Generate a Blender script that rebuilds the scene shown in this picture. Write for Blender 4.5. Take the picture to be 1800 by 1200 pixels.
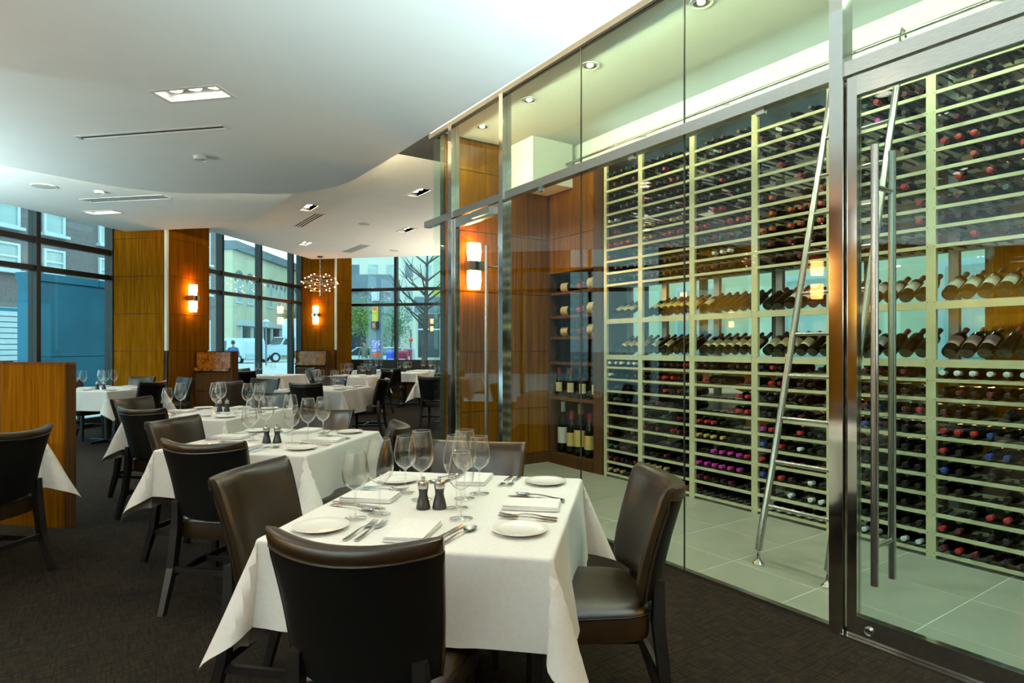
import bpy, bmesh, math, random
from mathutils import Vector, Matrix, noise
from mathutils.geometry import tessellate_polygon
R = math.radians
PI = math.pi
random.seed(7)
for o in list(bpy.data.objects):
    bpy.data.objects.remove(o)
sc = bpy.context.scene
COL = sc.collection

# ---------------------------------------------------------------- camera
# world: +Y runs along the glass wine-room front, +X points into the wine room;
# the dining room is turned 45 degrees: direction A = (1,1), direction B = (1,-1)
EYE = 1.35
cam_d = bpy.data.cameras.new('camera')
cam = bpy.data.objects.new('camera', cam_d)
COL.objects.link(cam)
cam.location = (0, 0, EYE)
cam.rotation_euler = (R(90), 0, R(-34.13))
cam_d.sensor_width = 36
cam_d.lens = 36 * 1085 / 1800
cam_d.shift_y = 10 / 1800
cam_d.clip_start = 0.05
cam_d.clip_end = 400
sc.camera = cam

# ---------------------------------------------------------------- world, exposure
sc.view_settings.view_transform = 'Standard'
sc.view_settings.look = 'None'
sc.view_settings.gamma = 1
sc.view_settings.use_curve_mapping = False
sc.view_settings.exposure = 0.35
world = bpy.data.worlds.new('overcast_sky')
sc.world = world
world.use_nodes = True
bgn = world.node_tree.nodes['Background']
bgn.inputs[0].default_value = (0.66, 0.93, 1.0, 1)
bgn.inputs[1].default_value = 2.3
try:
    sc.cycles.transparent_max_bounces = 28
    sc.cycles.max_bounces = 7
    sc.cycles.diffuse_bounces = 4
    sc.cycles.glossy_bounces = 4
    sc.cycles.caustics_reflective = False
    sc.cycles.caustics_refractive = False
    sc.cycles.sample_clamp_indirect = 4.0
except Exception:
    pass
LAMP = 1.0          # strength of all recessed lamps
WARM = (1.0, 0.84, 0.60)

def AB(a, b, z=0.0):
    return Vector(((a + b) / math.sqrt(2), (a - b) / math.sqrt(2), z))
def at(px, d, z=0.0):
    """a spot on the street, given as a bearing and a distance from the camera"""
    r = (px - 900) / 1085 * d
    return Vector((r * 0.828 + d * 0.561, -r * 0.561 + d * 0.828, z))

# ---------------------------------------------------------------- materials
def nodes(name):
    m = bpy.data.materials.new(name)
    m.use_nodes = True
    nt = m.node_tree
    b = nt.nodes['Principled BSDF']
    return m, nt, b
def ramp(nt, fac, stops):
    r = nt.nodes.new('ShaderNodeValToRGB')
    e = r.color_ramp.elements
    while len(e) < len(stops):
        e.new(0.5)
    for k, (p, c) in enumerate(stops):
        e[k].position = p
        e[k].color = (c[0], c[1], c[2], 1)
    nt.links.new(fac, r.inputs[0])
    return r.outputs[0]
def coords(nt, scale, kind='Object', rot=(0, 0, 0)):
    tc = nt.nodes.new('ShaderNodeTexCoord')
    mp = nt.nodes.new('ShaderNodeMapping')
    mp.inputs['Scale'].default_value = scale
    mp.inputs['Rotation'].default_value = rot
    nt.links.new(tc.outputs[kind], mp.inputs[0])
    return mp.outputs[0]
def noise_tex(nt, vec, scale, detail=4, rough=0.55):
    n = nt.nodes.new('ShaderNodeTexNoise')
    n.inputs['Scale'].default_value = scale
    n.inputs['Detail'].default_value = detail
    n.inputs['Roughness'].default_value = rough
    nt.links.new(vec, n.inputs['Vector'])
    return n.outputs[0]
def bump(nt, b, h, strength, dist=0.01):
    bp = nt.nodes.new('ShaderNodeBump')
    bp.inputs['Strength'].default_value = strength
    bp.inputs['Distance'].default_value = dist
    nt.links.new(h, bp.inputs['Height'])
    nt.links.new(bp.outputs[0], b.inputs['Normal'])
def pm(name, c1, c2=None, scale=8, rough=0.5, metal=0.0, stretch=(1, 1, 1), bmp=0.0, lo=0.35, hi=0.65, coat=0.0, spec=0.5, detail=4, rot=(0, 0, 0), sheen=0.0):
    m, nt, b = nodes(name)
    c2 = c2 or tuple(x * 0.88 for x in c1)
    h = noise_tex(nt, coords(nt, stretch, rot=rot), scale, detail)
    nt.links.new(ramp(nt, h, [(lo, c2), (hi, c1)]), b.inputs['Base Color'])
    b.inputs['Roughness'].default_value = rough
    b.inputs['Metallic'].default_value = metal
    b.inputs['Specular IOR Level'].default_value = spec
    b.inputs['Coat Weight'].default_value = coat
    b.inputs['Sheen Weight'].default_value = sheen
    if bmp:
        bump(nt, b, h, bmp)
    return m
def emit(name, c, s):
    m, nt, b = nodes(name)
    b.inputs['Base Color'].default_value = (*c, 1)
    b.inputs['Emission Color'].default_value = (*c, 1)
    b.inputs['Emission Strength'].default_value = s
    return m
def thin_glass(name, tint, f0=0.05, rough=0.0, power=5.0, edge=None):
    m = bpy.data.materials.new(name)
    m.use_nodes = True
    nt = m.node_tree
    nt.nodes.remove(nt.nodes['Principled BSDF'])
    out = nt.nodes['Material Output']
    lw = nt.nodes.new('ShaderNodeLayerWeight')
    lw.inputs['Blend'].default_value = 0.5
    p = nt.nodes.new('ShaderNodeMath'); p.operation = 'POWER'
    p.inputs[1].default_value = power
    nt.links.new(lw.outputs['Facing'], p.inputs[0])
    ma = nt.nodes.new('ShaderNodeMath'); ma.operation = 'MULTIPLY_ADD'
    ma.inputs[1].default_value = 1 - f0
    ma.inputs[2].default_value = f0
    nt.links.new(p.outputs[0], ma.inputs[0])
    tr = nt.nodes.new('ShaderNodeBsdfTransparent')
    ns = noise_tex(nt, coords(nt, (1, 1, 1)), 3)
    body = ramp(nt, ns, [(0.3, tint), (0.7, tuple(min(1, x * 1.01) for x in tint))])
    if edge:
        # the wall is seen through more glass towards its outline
        ed = ramp(nt, lw.outputs['Facing'], [(0.70, (1, 1, 1)), (0.97, edge)])
        mm = nt.nodes.new('ShaderNodeMix'); mm.data_type = 'RGBA'; mm.blend_type = 'MULTIPLY'
        mm.inputs[0].default_value = 1.0
        nt.links.new(body, mm.inputs[6]); nt.links.new(ed, mm.inputs[7])
        body = mm.outputs[2]
    nt.links.new(body, tr.inputs[0])
    gl = nt.nodes.new('ShaderNodeBsdfGlossy')
    gl.inputs['Roughness'].default_value = rough
    gl.inputs[0].default_value = (1, 1, 1, 1)
    mx = nt.nodes.new('ShaderNodeMixShader')
    nt.links.new(ma.outputs[0], mx.inputs[0])
    nt.links.new(tr.outputs[0], mx.inputs[1])
    nt.links.new(gl.outputs[0], mx.inputs[2])
    nt.links.new(mx.outputs[0], out.inputs[0])
    return m

M = {}
M['plaster'] = pm('plaster', (0.88, 0.88, 0.86), (0.86, 0.86, 0.84), 3, 0.75, bmp=0.02)
M['cream'] = pm('cream_plaster', (0.82, 0.80, 0.66), (0.78, 0.76, 0.62), 5, 0.7)
M['dark_panel'] = pm('charcoal_panel', (0.022, 0.020, 0.018), (0.016, 0.015, 0.014), 6, 0.5)
M['white_metal'] = pm('white_enamel', (0.75, 0.75, 0.71), (0.70, 0.70, 0.66), 10, 0.35)
M['steel'] = pm('brushed_steel', (0.62, 0.60, 0.56), (0.50, 0.48, 0.45), 30, 0.26, 1.0, (1, 1, 12))
M['chrome'] = pm('polished_steel', (0.74, 0.72, 0.69), (0.68, 0.66, 0.63), 6, 0.09, 1.0)
M['cutlery'] = pm('polished_cutlery', (0.70, 0.68, 0.64), (0.60, 0.58, 0.54), 40, 0.14, 1.0)
M['bronze'] = pm('dark_bronze', (0.020, 0.018, 0.016), (0.014, 0.013, 0.012), 9, 0.35, 0.4)
M['rack'] = pm('anodised_rack', (0.64, 0.62, 0.40), (0.58, 0.56, 0.36), 14, 0.34, 0.2)
M['rackback'] = pm('anodised_back_post', (0.55, 0.62, 0.66), (0.48, 0.55, 0.60), 14, 0.34, 0.35)
M['leather'] = pm('brown_leather', (0.018, 0.0090, 0.0028), (0.013, 0.0065, 0.002), 22, 0.32, bmp=0.05, spec=0.38, detail=6)
M['leather_dark'] = pm('black_brown_leather', (0.0024, 0.0018, 0.0015), (0.0018, 0.0014, 0.0010), 22, 0.5, spec=0.2, bmp=0.05, detail=6)
M['ebony'] = pm('ebonised_wood', (0.008, 0.006, 0.005), (0.005, 0.004, 0.004), 20, 0.33, stretch=(1, 1, 0.2))
M['cloth'] = pm('white_linen', (0.74, 0.72, 0.69), (0.70, 0.68, 0.65), 60, 0.8, bmp=0.03, sheen=0.2)
M['napkin'] = pm('white_napkin', (0.80, 0.785, 0.76), (0.75, 0.735, 0.71), 80, 0.85, bmp=0.05)
M['china'] = pm('white_china', (0.86, 0.84, 0.80), (0.84, 0.82, 0.78), 10, 0.12, coat=0.4)
M['mill'] = pm('matt_black_mill', (0.010, 0.009, 0.009), (0.007, 0.007, 0.007), 20, 0.4)
M['glassware'] = thin_glass('clear_crystal', (0.995, 0.995, 0.99), 0.035, power=3.6, edge=(0.50, 0.51, 0.50))
M['glassstem'] = thin_glass('crystal_stem', (0.96, 0.965, 0.955), 0.14, power=1.8, edge=(0.45, 0.46, 0.45))
M['pane'] = thin_glass('clear_pane', (0.935, 0.985, 0.955), 0.022)
M['doorpane'] = thin_glass('greenish_pane', (0.86, 0.965, 0.95), 0.022)
M['window'] = thin_glass('tinted_window', (0.85, 0.975, 0.97), 0.03)
M['bottle'] = pm('dark_bottle_glass', (0.005, 0.006, 0.004), (0.003, 0.004, 0.002), 6, 0.09, spec=0.35)
M['tilegrout'] = pm('pale_grout', (0.66, 0.66, 0.58), (0.60, 0.60, 0.53), 12, 0.8)
M['bookgranite'] = None

def wood(name, c1, c2, c3, rough=0.42):
    m, nt, b = nodes(name)
    v = coords(nt, (1, 1, 0.03))
    h = noise_tex(nt, v, 70, 3, 0.6)
    h2 = noise_tex(nt, coords(nt, (1, 1, 0.06)), 14, 4)
    mx = nt.nodes.new('ShaderNodeMath'); mx.operation = 'MULTIPLY_ADD'
    mx.inputs[1].default_value = 0.6
    nt.links.new(h, mx.inputs[0])
    sc2 = nt.nodes.new('ShaderNodeMath'); sc2.operation = 'MULTIPLY'
    sc2.inputs[1].default_value = 0.4
    nt.links.new(h2, sc2.inputs[0])
    nt.links.new(sc2.outputs[0], mx.inputs[2])
    nt.links.new(ramp(nt, mx.outputs[0], [(0.33, c3), (0.48, c2), (0.64, c1)]), b.inputs['Base Color'])
    b.inputs['Roughness'].default_value = rough
    b.inputs['Specular IOR Level'].default_value = 0.0
    bump(nt, b, h, 0.03)
    return m
M['wood'] = wood('zebrano_wood', (0.255, 0.098, 0.006), (0.178, 0.064, 0.003), (0.105, 0.036, 0.002))
M['wood_red'] = wood('reddish_wood', (0.170, 0.070, 0.026), (0.120, 0.048, 0.018), (0.075, 0.030, 0.012))
M['wood_dark'] = wood('walnut_wood', (0.105, 0.048, 0.018), (0.080, 0.036, 0.014), (0.050, 0.022, 0.009))

def carpet():
    m, nt, b = nodes('woven_carpet')
    g = noise_tex(nt, coords(nt, (1, 1, 1)), 230, 3, 0.7)
    l1 = noise_tex(nt, coords(nt, (85, 9, 1), rot=(0, 0, 0)), 1.0, 3, 0.6)
    l2 = noise_tex(nt, coords(nt, (9, 64, 1), rot=(0, 0, 0)), 1.0, 3, 0.6)
    big = noise_tex(nt, coords(nt, (1, 1, 1)), 2.2, 2)
    def math2(op, x, y):
        n = nt.nodes.new('ShaderNodeMath'); n.operation = op
        for k, s in enumerate((x, y)):
            if isinstance(s, (int, float)):
                n.inputs[k].default_value = s
            else:
                nt.links.new(s, n.inputs[k])
        return n.outputs[0]
    mn = math2('MINIMUM', l1, l2)
    s = math2('ADD', math2('MULTIPLY', mn, 0.75), math2('ADD', math2('MULTIPLY', g, 0.30), math2('MULTIPLY', big, 0.06)))
    nt.links.new(ramp(nt, s, [(0.40, (0.0010, 0.0006, 0.0003)), (0.50, (0.0060, 0.0034, 0.0014)), (0.60, (0.019, 0.0110, 0.0046))]), b.inputs['Base Color'])
    b.inputs['Roughness'].default_value = 0.95
    b.inputs['Specular IOR Level'].default_value = 0.15
    bump(nt, b, s, 0.5, 0.006)
    return m
M['carpet'] = carpet()
def granite():
    m, nt, b = nodes('amber_granite')
    v = coords(nt, (1, 1, 1))
    n1 = noise_tex(nt, v, 9, 6, 0.7)
    n2 = noise_tex(nt, v, 34, 5, 0.7)
    mx = nt.nodes.new('ShaderNodeMath'); mx.operation = 'MULTIPLY_ADD'
    mx.inputs[1].default_value = 0.55
    nt.links.new(n1, mx.inputs[0])
    h = nt.nodes.new('ShaderNodeMath'); h.operation = 'MULTIPLY'; h.inputs[1].default_value = 0.45
    nt.links.new(n2, h.inputs[0]); nt.links.new(h.outputs[0], mx.inputs[2])
    nt.links.new(ramp(nt, mx.outputs[0], [(0.38, (0.012, 0.005, 0.001)), (0.45, (0.17, 0.045, 0.003)), (0.55, (0.40, 0.135, 0.010)), (0.66, (0.52, 0.25, 0.035))]), b.inputs['Base Color'])
    b.inputs['Roughness'].default_value = 0.2
    return m
M['granite'] = granite()
def tile_mat():
    m, nt, b = nodes('stone_tile')
    oi = nt.nodes.new('ShaderNodeObjectInfo')
    n = noise_tex(nt, coords(nt, (1, 1, 1)), 3.5, 5, 0.6)
    a = nt.nodes.new('ShaderNodeMath'); a.operation = 'MULTIPLY_ADD'
    a.inputs[1].default_value = 0.22
    nt.links.new(oi.outputs['Random'], a.inputs[0]); nt.links.new(n, a.inputs[2])
    nt.links.new(ramp(nt, a.outputs[0], [(0.3, (0.25, 0.245, 0.20)), (0.85, (0.33, 0.325, 0.27))]), b.inputs['Base Color'])
    b.inputs['Roughness'].default_value = 0.36
    return m
M['tile'] = tile_mat()
M['wallcloth'] = pm('brown_wall_fabric', (0.10, 0.07, 0.045), (0.08, 0.055, 0.035), 30, 0.9)
def brick_mat(name, c1, c2, mortar, scale):
    m, nt, b = nodes(name)
    t = nt.nodes.new('ShaderNodeTexBrick')
    t.inputs['Scale'].default_value = scale
    t.inputs['Color1'].default_value = (*c1, 1)
    t.inputs['Color2'].default_value = (*c2, 1)
    t.inputs['Mortar'].default_value = (*mortar, 1)
    t.inputs['Mortar Size'].default_value = 0.02
    tc = nt.nodes.new('ShaderNodeTexCoord')
    sx = nt.nodes.new('ShaderNodeSeparateXYZ')
    nt.links.new(tc.outputs['Object'], sx.inputs[0])
    ad = nt.nodes.new('ShaderNodeMath'); ad.operation = 'ADD'
    nt.links.new(sx.outputs[0], ad.inputs[0]); nt.links.new(sx.outputs[1], ad.inputs[1])
    cb = nt.nodes.new('ShaderNodeCombineXYZ')
    nt.links.new(ad.outputs[0], cb.inputs[0]); nt.links.new(sx.outputs[2], cb.inputs[1])
    nt.links.new(cb.outputs[0], t.inputs['Vector'])
    nt.links.new(t.outputs[0], b.inputs['Base Color'])
    b.inputs['Roughness'].default_value = 0.85
    return m
M['bulb'] = emit('hot_lamp', (1.0, 0.90, 0.72), 14)
M['sconce'] = emit('amber_shade', (1.0, 0.50, 0.13), 30.0)
M['spark'] = emit('amber_bulb', (1.0, 0.40, 0.12), 40)
M['rod'] = pm('dark_rod', (0.10, 0.11, 0.10), (0.07, 0.08, 0.07), 14, 0.4, 0.3)
M['cove'] = emit('cove_tube', (1.0, 0.84, 0.50), 170.0)

# ---------------------------------------------------------------- mesh helpers
class MB:
    def __init__(s):
        s.v, s.f, s.m = [], [], []
    def add(s, vs, fs, mi=0, T=None):
        o = len(s.v)
        if T is not None:
            vs = [T @ Vector(p) for p in vs]
        s.v += [tuple(p) for p in vs]
        s.f += [tuple(i + o for i in f) for f in fs]
        s.m += [mi] * len(fs)
        return s
    def box(s, x0, x1, y0, y1, z0, z1, mi=0, T=None):
        vs = [(x, y, z) for z in (z0, z1) for y in (y0, y1) for x in (x0, x1)]
        fs = [(0, 2, 3, 1), (4, 5, 7, 6), (0, 1, 5, 4), (2, 6, 7, 3), (0, 4, 6, 2), (1, 3, 7, 5)]
        return s.add(vs, fs, mi, T)
    def bar(s, p, q, w, h, mi=0, up=(0, 0, 1), w2=None, h2=None):
        p, q = Vector(p), Vector(q)
        d = (q - p).normalized()
        u = Vector(up)
        x = d.cross(u)
        if x.length < 1e-4:
            x = d.cross(Vector((0, 1, 0)))
        x.normalize(); y = x.cross(d)
        vs = []
        for pt, ww, hh in ((p, w, h), (q, w2 or w, h2 or h)):
            for a, b in ((-1, -1), (1, -1), (1, 1), (-1, 1)):
                vs.append(pt + x * a * ww / 2 + y * b * hh / 2)
        fs = [(0, 3, 2, 1), (4, 5, 6, 7), (0, 1, 5, 4), (1, 2, 6, 5), (2, 3, 7, 6), (3, 0, 4, 7)]
        return s.add(vs, fs, mi)
    def lathe(s, prof, n=16, mi=0, T=None, cap=True, a0=0.0, a1=None):
        full = a1 is None
        vs, fs = [], []
        k = len(prof)
        cnt = n if full else n + 1
        for j in range(cnt):
            an = (2 * PI * j / n) if full else a0 + (a1 - a0) * j / n
            c, si = math.cos(an), math.sin(an)
            vs += [(r * c, r * si, z) for r, z in prof]
        for j in range(n):
            j2 = (j + 1) % cnt
            for i in range(k - 1):
                fs.append((j * k + i, j2 * k + i, j2 * k + i + 1, j * k + i + 1))
        if cap and full:
            if prof[0][0] > 1e-5:
                fs.append(tuple(j * k for j in reversed(range(n))))
            if prof[-1][0] > 1e-5:
                fs.append(tuple(j * k + k - 1 for j in range(n)))
        return s.add(vs, fs, mi, T)
    def tube(s, path, r, n=8, mi=0, closed=False):
        path = [Vector(p) for p in path]
        rs = r if isinstance(r, (list, tuple)) else [r] * len(path)
        vs, fs = [], []
        L = len(path)
        prev = None
        for i, p in enumerate(path):
            if closed:
                d = path[(i + 1) % L] - path[i - 1]
            else:
                d = path[min(i + 1, L - 1)] - path[max(i - 1, 0)]
            d.normalize()
            if prev is None:
                x = d.cross(Vector((0, 0, 1)))
                if x.length < 1e-3:
                    x = d.cross(Vector((0, 1, 0)))
            else:
                x = prev - d * prev.dot(d)
            x.normalize(); prev = x
            y = d.cross(x)
            for j in range(n):
                an = 2 * PI * j / n
                vs.append(p + (x * math.cos(an) + y * math.sin(an)) * rs[i])
        for i in range(L if closed else L - 1):
            i2 = (i + 1) % L
            for j in range(n):
                j2 = (j + 1) % n
                fs.append((i * n + j, i * n + j2, i2 * n + j2, i2 * n + j))
        if not closed:
            fs.append(tuple(reversed(range(n))))
            fs.append(tuple((L - 1) * n + j for j in range(n)))
        return s.add(vs, fs, mi)
    def slab(s, outer, z0, z1, holes=(), mi=0):
        """flat slab with an outline and holes, thick from z0 up to z1"""
        loops = [[Vector((p[0], p[1], 0)) for p in outer]] + [[Vector((p[0], p[1], 0)) for p in h] for h in holes]
        flat = [p for l in loops for p in l]
        tris = tessellate_polygon(loops)
        n = len(flat)
        vs = [(p.x, p.y, z0) for p in flat] + [(p.x, p.y, z1) for p in flat]
        fs = []
        for t in tris:
            a, b, c = t
            nz = (flat[b] - flat[a]).cross(flat[c] - flat[a]).z
            if nz > 0:
                a, c = c, a
            fs.append((a, b, c)); fs.append((c + n, b + n, a + n))
        o = 0
        for l in loops:
            k = len(l)
            for i in range(k):
                fs.append((o + i, o + (i + 1) % k, o + (i + 1) % k + n, o + i + n))
            o += k
        return s.add(vs, fs, mi)
    def mesh(s, name, mats, smooth=False):
        me = bpy.data.meshes.new(name)
        me.from_pydata(s.v, [], s.f)
        for m in (mats if isinstance(mats, (list, tuple)) else [mats]):
            me.materials.append(M[m] if isinstance(m, str) else m)
        me.polygons.foreach_set('material_index', s.m)
        if smooth:
            me.polygons.foreach_set('use_smooth', [True] * len(s.f))
            try:
                me.set_sharp_from_angle(angle=R(40))
            except Exception:
                pass
        me.update()
        return me
    def build(s, name, mats, parent=None, smooth=False, loc=None, rz=0.0):
        return link(name, s.mesh(name, mats, smooth), parent, loc, rz)
def link(name, me, parent=None, loc=None, rz=0.0):
    o = bpy.data.objects.new(name, me)
    COL.objects.link(o)
    if parent is not None:
        o.parent = parent
    if loc is not None:
        o.location = loc
    o.rotation_euler = (0, 0, rz)
    return o
def tag(o, label=None, cat=None, group=None, kind=None):
    if label: o['label'] = label
    if cat: o['category'] = cat
    if group: o['group'] = group
    if kind: o['kind'] = kind
    return o
def thing(name, label, cat, loc=(0, 0, 0), rz=0.0, group=None):
    return tag(link(name, None, None, loc, rz), label, cat, group)
def struct(name, mb, mats, parent=None, smooth=False, label=None):
    o = mb.build(name, mats, parent, smooth)
    if parent is None:
        o['kind'] = 'structure'
        if label: o['label'] = label
    return o
def sroot(name, label=None):
    o = link(name, None)
    o['kind'] = 'structure'
    if label: o['label'] = label
    return o
def dup(root, loc, rz, label=None, group=None):
    r = root.copy(); COL.objects.link(r)
    r.location = loc; r.rotation_euler = (0, 0, rz)
    if label: r['label'] = label
    if group: r['group'] = group
    for ch in list(root.children):
        c = ch.copy(); COL.objects.link(c); c.parent = r
        for g in list(ch.children):
            q = g.copy(); COL.objects.link(q); q.parent = c
    return r
def first_or_dup(store, key, maker, loc, rz, label, group=None, cat=None):
    """the first call builds the thing, later calls copy it with its parts"""
    if key not in store:
        o = maker(); store[key] = o
        o.location = loc; o.rotation_euler = (0, 0, rz)
        o['label'] = label
        if group: o['group'] = group
        if cat: o['category'] = cat
        return o
    return dup(store[key], loc, rz, label, group)
STORE = {}
RZ_A, RZ_NA, RZ_B, RZ_NB = R(-45), R(135), R(-135), R(45)   # facing +A, -A, +B, -B
def frame_ab(a, b, z=0.0):
    """matrix: local x -> B, local y -> A"""
    return Matrix.Translation(AB(a, b, z)) @ Matrix.Rotation(R(-45), 4, 'Z')
ORD = ['first', 'second', 'third', 'fourth', 'fifth', 'sixth', 'seventh', 'eighth', 'ninth', 'tenth']

# ================================================================ THE SHELL
ROOM = [AB(-6, -8.96), (-4, -4), (9.2, -4), (9.2, 14.35), AB(16.65, -8.96)]
ROOM = [(p[0], p[1]) for p in ROOM]
struct('floor', MB().slab(ROOM, -0.12, 0.0), 'carpet', label='dark brown woven carpet of the dining room')
struct('ceiling', MB().slab(ROOM, 4.3, 4.5), 'plaster', label='structural slab above the dropped ceilings')

def catmull(pts, n=6):
    out = []
    P = [Vector((p[0], p[1], 0)) for p in pts]
    for i in range(len(P) - 1):
        p0, p1, p2, p3 = P[max(i - 1, 0)], P[i], P[i + 1], P[min(i + 2, len(P) - 1)]
        for k in range(n):
            t = k / n
            out.append(0.5 * ((2 * p1) + (p2 - p0) * t + (2 * p0 - 5 * p1 + 4 * p2 - p3) * t * t + (3 * p1 - p0 - 3 * p2 + p3) * t ** 3))
    out.append(P[-1])
    return [(p.x, p.y) for p in out]
def rect(cx, cy, lx, ly, rz):
    c, s = math.cos(rz), math.sin(rz)
    return [(cx + c * x - s * y, cy + s * x + c * y) for x, y in ((-lx / 2, -ly / 2), (lx / 2, -ly / 2), (lx / 2, ly / 2), (-lx / 2, ly / 2))]

Z_NEAR, Z_MID, Z_FAR = 3.20, 3.36, 3.70
# recessed lamp boxes: x, y, ceiling height, turn, label, power factor
p = AB(3.99, -3.14); q = AB(7.88, -7.72)
FIX = [
    (p.x, p.y, Z_NEAR, R(-45), 'recessed three-lamp ceiling light, the largest, above the near tables', 1.0),
    (q.x, q.y, Z_MID, R(-45), 'recessed three-lamp ceiling light beside the teal windows', 0.9),
    (4.09, 8.55, Z_FAR, R(90), 'recessed ceiling light nearest the top of the glass wine room', 1.0),
    (3.00, 10.53, Z_FAR, R(90), 'recessed ceiling light just behind the curved ceiling step, beside a slot vent', 1.0),
    (5.20, 11.43, Z_FAR, R(90), 'recessed ceiling light between the wine room and the far slot vent', 1.0),
    (3.97, 14.20, Z_FAR, R(90), 'recessed ceiling light nearest the chandelier', 1.0),
]
for i, (a, b) in enumerate(((2.3, -0.75), (0.7, -3.2), (0.7, -0.7), (3.9, -5.9), (0.7, -5.9), (-2.4, -0.7), (-2.4, -3.2), (-2.4, -5.9))):
    v = AB(a, b)
    FIX.append((v.x, v.y, Z_NEAR, R(-45), 'recessed ceiling light outside the picture, %s' % ['above the front table', 'left above the camera', 'right above the camera', 'above the left table', 'far left above the camera', 'behind right', 'behind centre', 'behind left'][i], 1.0))
for i, (x, y) in enumerate(((7.0, 9.3), (7.0, 6.0), (7.0, 2.8))):
    FIX.append((x, y, Z_FAR, R(90), 'recessed ceiling light of the back room behind the racks, %s' % ['far one', 'middle one', 'near one'][i], 1.0))
# slot vents: x, y, z, turn, length, slots, label
def vent_at(px, d, z): v = at(px, d); return v.x, v.y, z
VENT = [
    (*vent_at(264, 5.32, Z_NEAR), R(-45), 1.41, 1, 'long single-slot air vent in the near ceiling'),
    (*vent_at(222, 8.36, Z_MID), R(-45), 1.22, 3, 'three-slot air vent beside the teal windows'),
    (3.30, 11.60, Z_FAR, R(90), 1.40, 3, 'three-slot air vent in the middle of the far ceiling'),
    (5.18, 14.30, Z_FAR, R(90), 1.30, 4, 'slot air vent farthest back, right of the chandelier'),
]
def holes_for(z):
    h = [rect(x, y, 0.50, 0.17, rz) for x, y, zz, rz, l, p_ in FIX if zz == z]
    for x, y, zz, rz, L, n, l in VENT:
        if zz == z:
            for k in range(n):
                o = (k - (n - 1) / 2) * 0.055
                h.append(rect(x - math.sin(rz) * o, y + math.cos(rz) * o, L, 0.026, rz))
    return h
soffit_edge = catmull([(2.41, 5.2), (2.41, 5.47), (2.40, 6.06), (2.34, 6.92), (1.985, 7.63), (1.50, 7.96), (0.53, 8.46), (-0.79, 8.11), (-2.6, 7.2), (-5.0, 5.9), (-7.9, 4.25)])
near_out = [(2.41, -3.9)] + soffit_edge + [(-9.6, 2.3), (-4.0, -3.9)]
struct('ceiling_soffit', MB().slab(near_out, Z_NEAR, Z_NEAR + 0.10, holes_for(Z_NEAR)), 'plaster', label='lowest white ceiling with a long curved edge')
mid_edge = catmull([tuple(AB(*v))[:2] for v in ((9.27, -7.82), (9.25, -7.3), (9.26, -6.75), (9.05, -6.13), (8.76, -5.73), (8.09, -5.07), (7.39, -4.34))])
mid_out = [tuple(AB(*v))[:2] for v in ((-5, -3), (-5, -8.63), (9.27, -8.63))] + mid_edge + [tuple(AB(*v))[:2] for v in ((6.2, -3.4), (3, -3))]
struct('ceiling_step', MB().slab(mid_out, Z_MID, Z_MID + 0.10, holes_for(Z_MID)), 'plaster', label='middle white ceiling step along the windows')
far_out = [tuple(AB(-5.4, -8.37))[:2], tuple(AB(15.2, -8.37))[:2], (9.1, 15.2 * math.sqrt(2) - 9.1), (9.1, -3.95), (-4, -3.95)]
struct('ceiling_upper', MB().slab(far_out, Z_FAR, Z_FAR + 0.10, holes_for(Z_FAR)), 'plaster', label='upper white ceiling at the back of the room')

# warm cove tube lying on top of the curved soffit
cp = []
for i, (x, y) in enumerate(soffit_edge[:46]):
    x2, y2 = soffit_edge[i + 1]
    t = Vector((x2 - x, y2 - y, 0)).normalized()
    nrm = Vector((-t.y, t.x, 0))
    cp.append((x + nrm.x * 0.22, y + nrm.y * 0.22, Z_NEAR + 0.13))
cp = [(2.19, -3.5, Z_NEAR + 0.13), (2.19, 1.0, Z_NEAR + 0.13)] + cp
tag(MB().tube(cp, 0.028, 6).build('cove_light', 'cove'), 'warm cove light tube hidden on top of the curved ceiling edge', 'cove light')

# ---------------------------------------------------------------- windows
T0 = frame_ab(0, 0)
WB = -8.96
def window_run(name, label, cuts, axis, const, zs, solid=None):
    """glazing along A (axis 'a', at b=const) or along B (axis 'b', at a=const); cuts are mullion places"""
    root = sroot(name, label)
    def bx(mb, u0, u1, w0, w1, z0, z1):
        if axis == 'a': return mb.box(const + w0, const + w1, u0, u1, z0, z1, T=T0)
        if axis == 'b': return mb.box(u0, u1, const + w0, const + w1, z0, z1, T=T0)
        if axis == 'x': return mb.box(u0, u1, const + w0, const + w1, z0, z1)
        return mb.box(const + w0, const + w1, u0, u1, z0, z1)
    for u in cuts:
        bx(MB(), u - 0.035, u + 0.035, -0.08, 0.08, zs[0][0], zs[-1][1]).build('mullion', 'bronze', root)
    for z0, z1 in zs:
        bx(MB(), cuts[0], cuts[-1], -0.055, 0.055, z0, z1).build('transom', 'bronze', root)
    for i in range(len(cuts) - 1):
        for k in range(len(zs) - 1):
            bx(MB(), cuts[i] + 0.035, cuts[i + 1] - 0.035, -0.006, 0.006, zs[k][1], zs[k + 1][0]).build('pane', 'window', root)
    return root
ZS = [(0.0, 0.16), (2.52, 2.60), (2.95, 3.04), (4.22, 4.30)]
window_run('window_1', 'tall dark-framed windows left of the wood column, facing a teal wall', [7.90 + 1.45 * k for k in range(-3, 1)] + [9.30], 'a', WB, ZS)
window_run('window_2', 'tall dark-framed windows between the two wood columns', [10.40, 10.80, 12.25, 13.70, 15.15, 15.60], 'a', WB, ZS)
window_run('window_3', 'dark-framed windows in the far wall looking on to the street corner', [-8.0, -6.555, -5.105, -3.655], 'b', 16.65, [(0.84, 0.92)] + ZS[1:])
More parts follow.
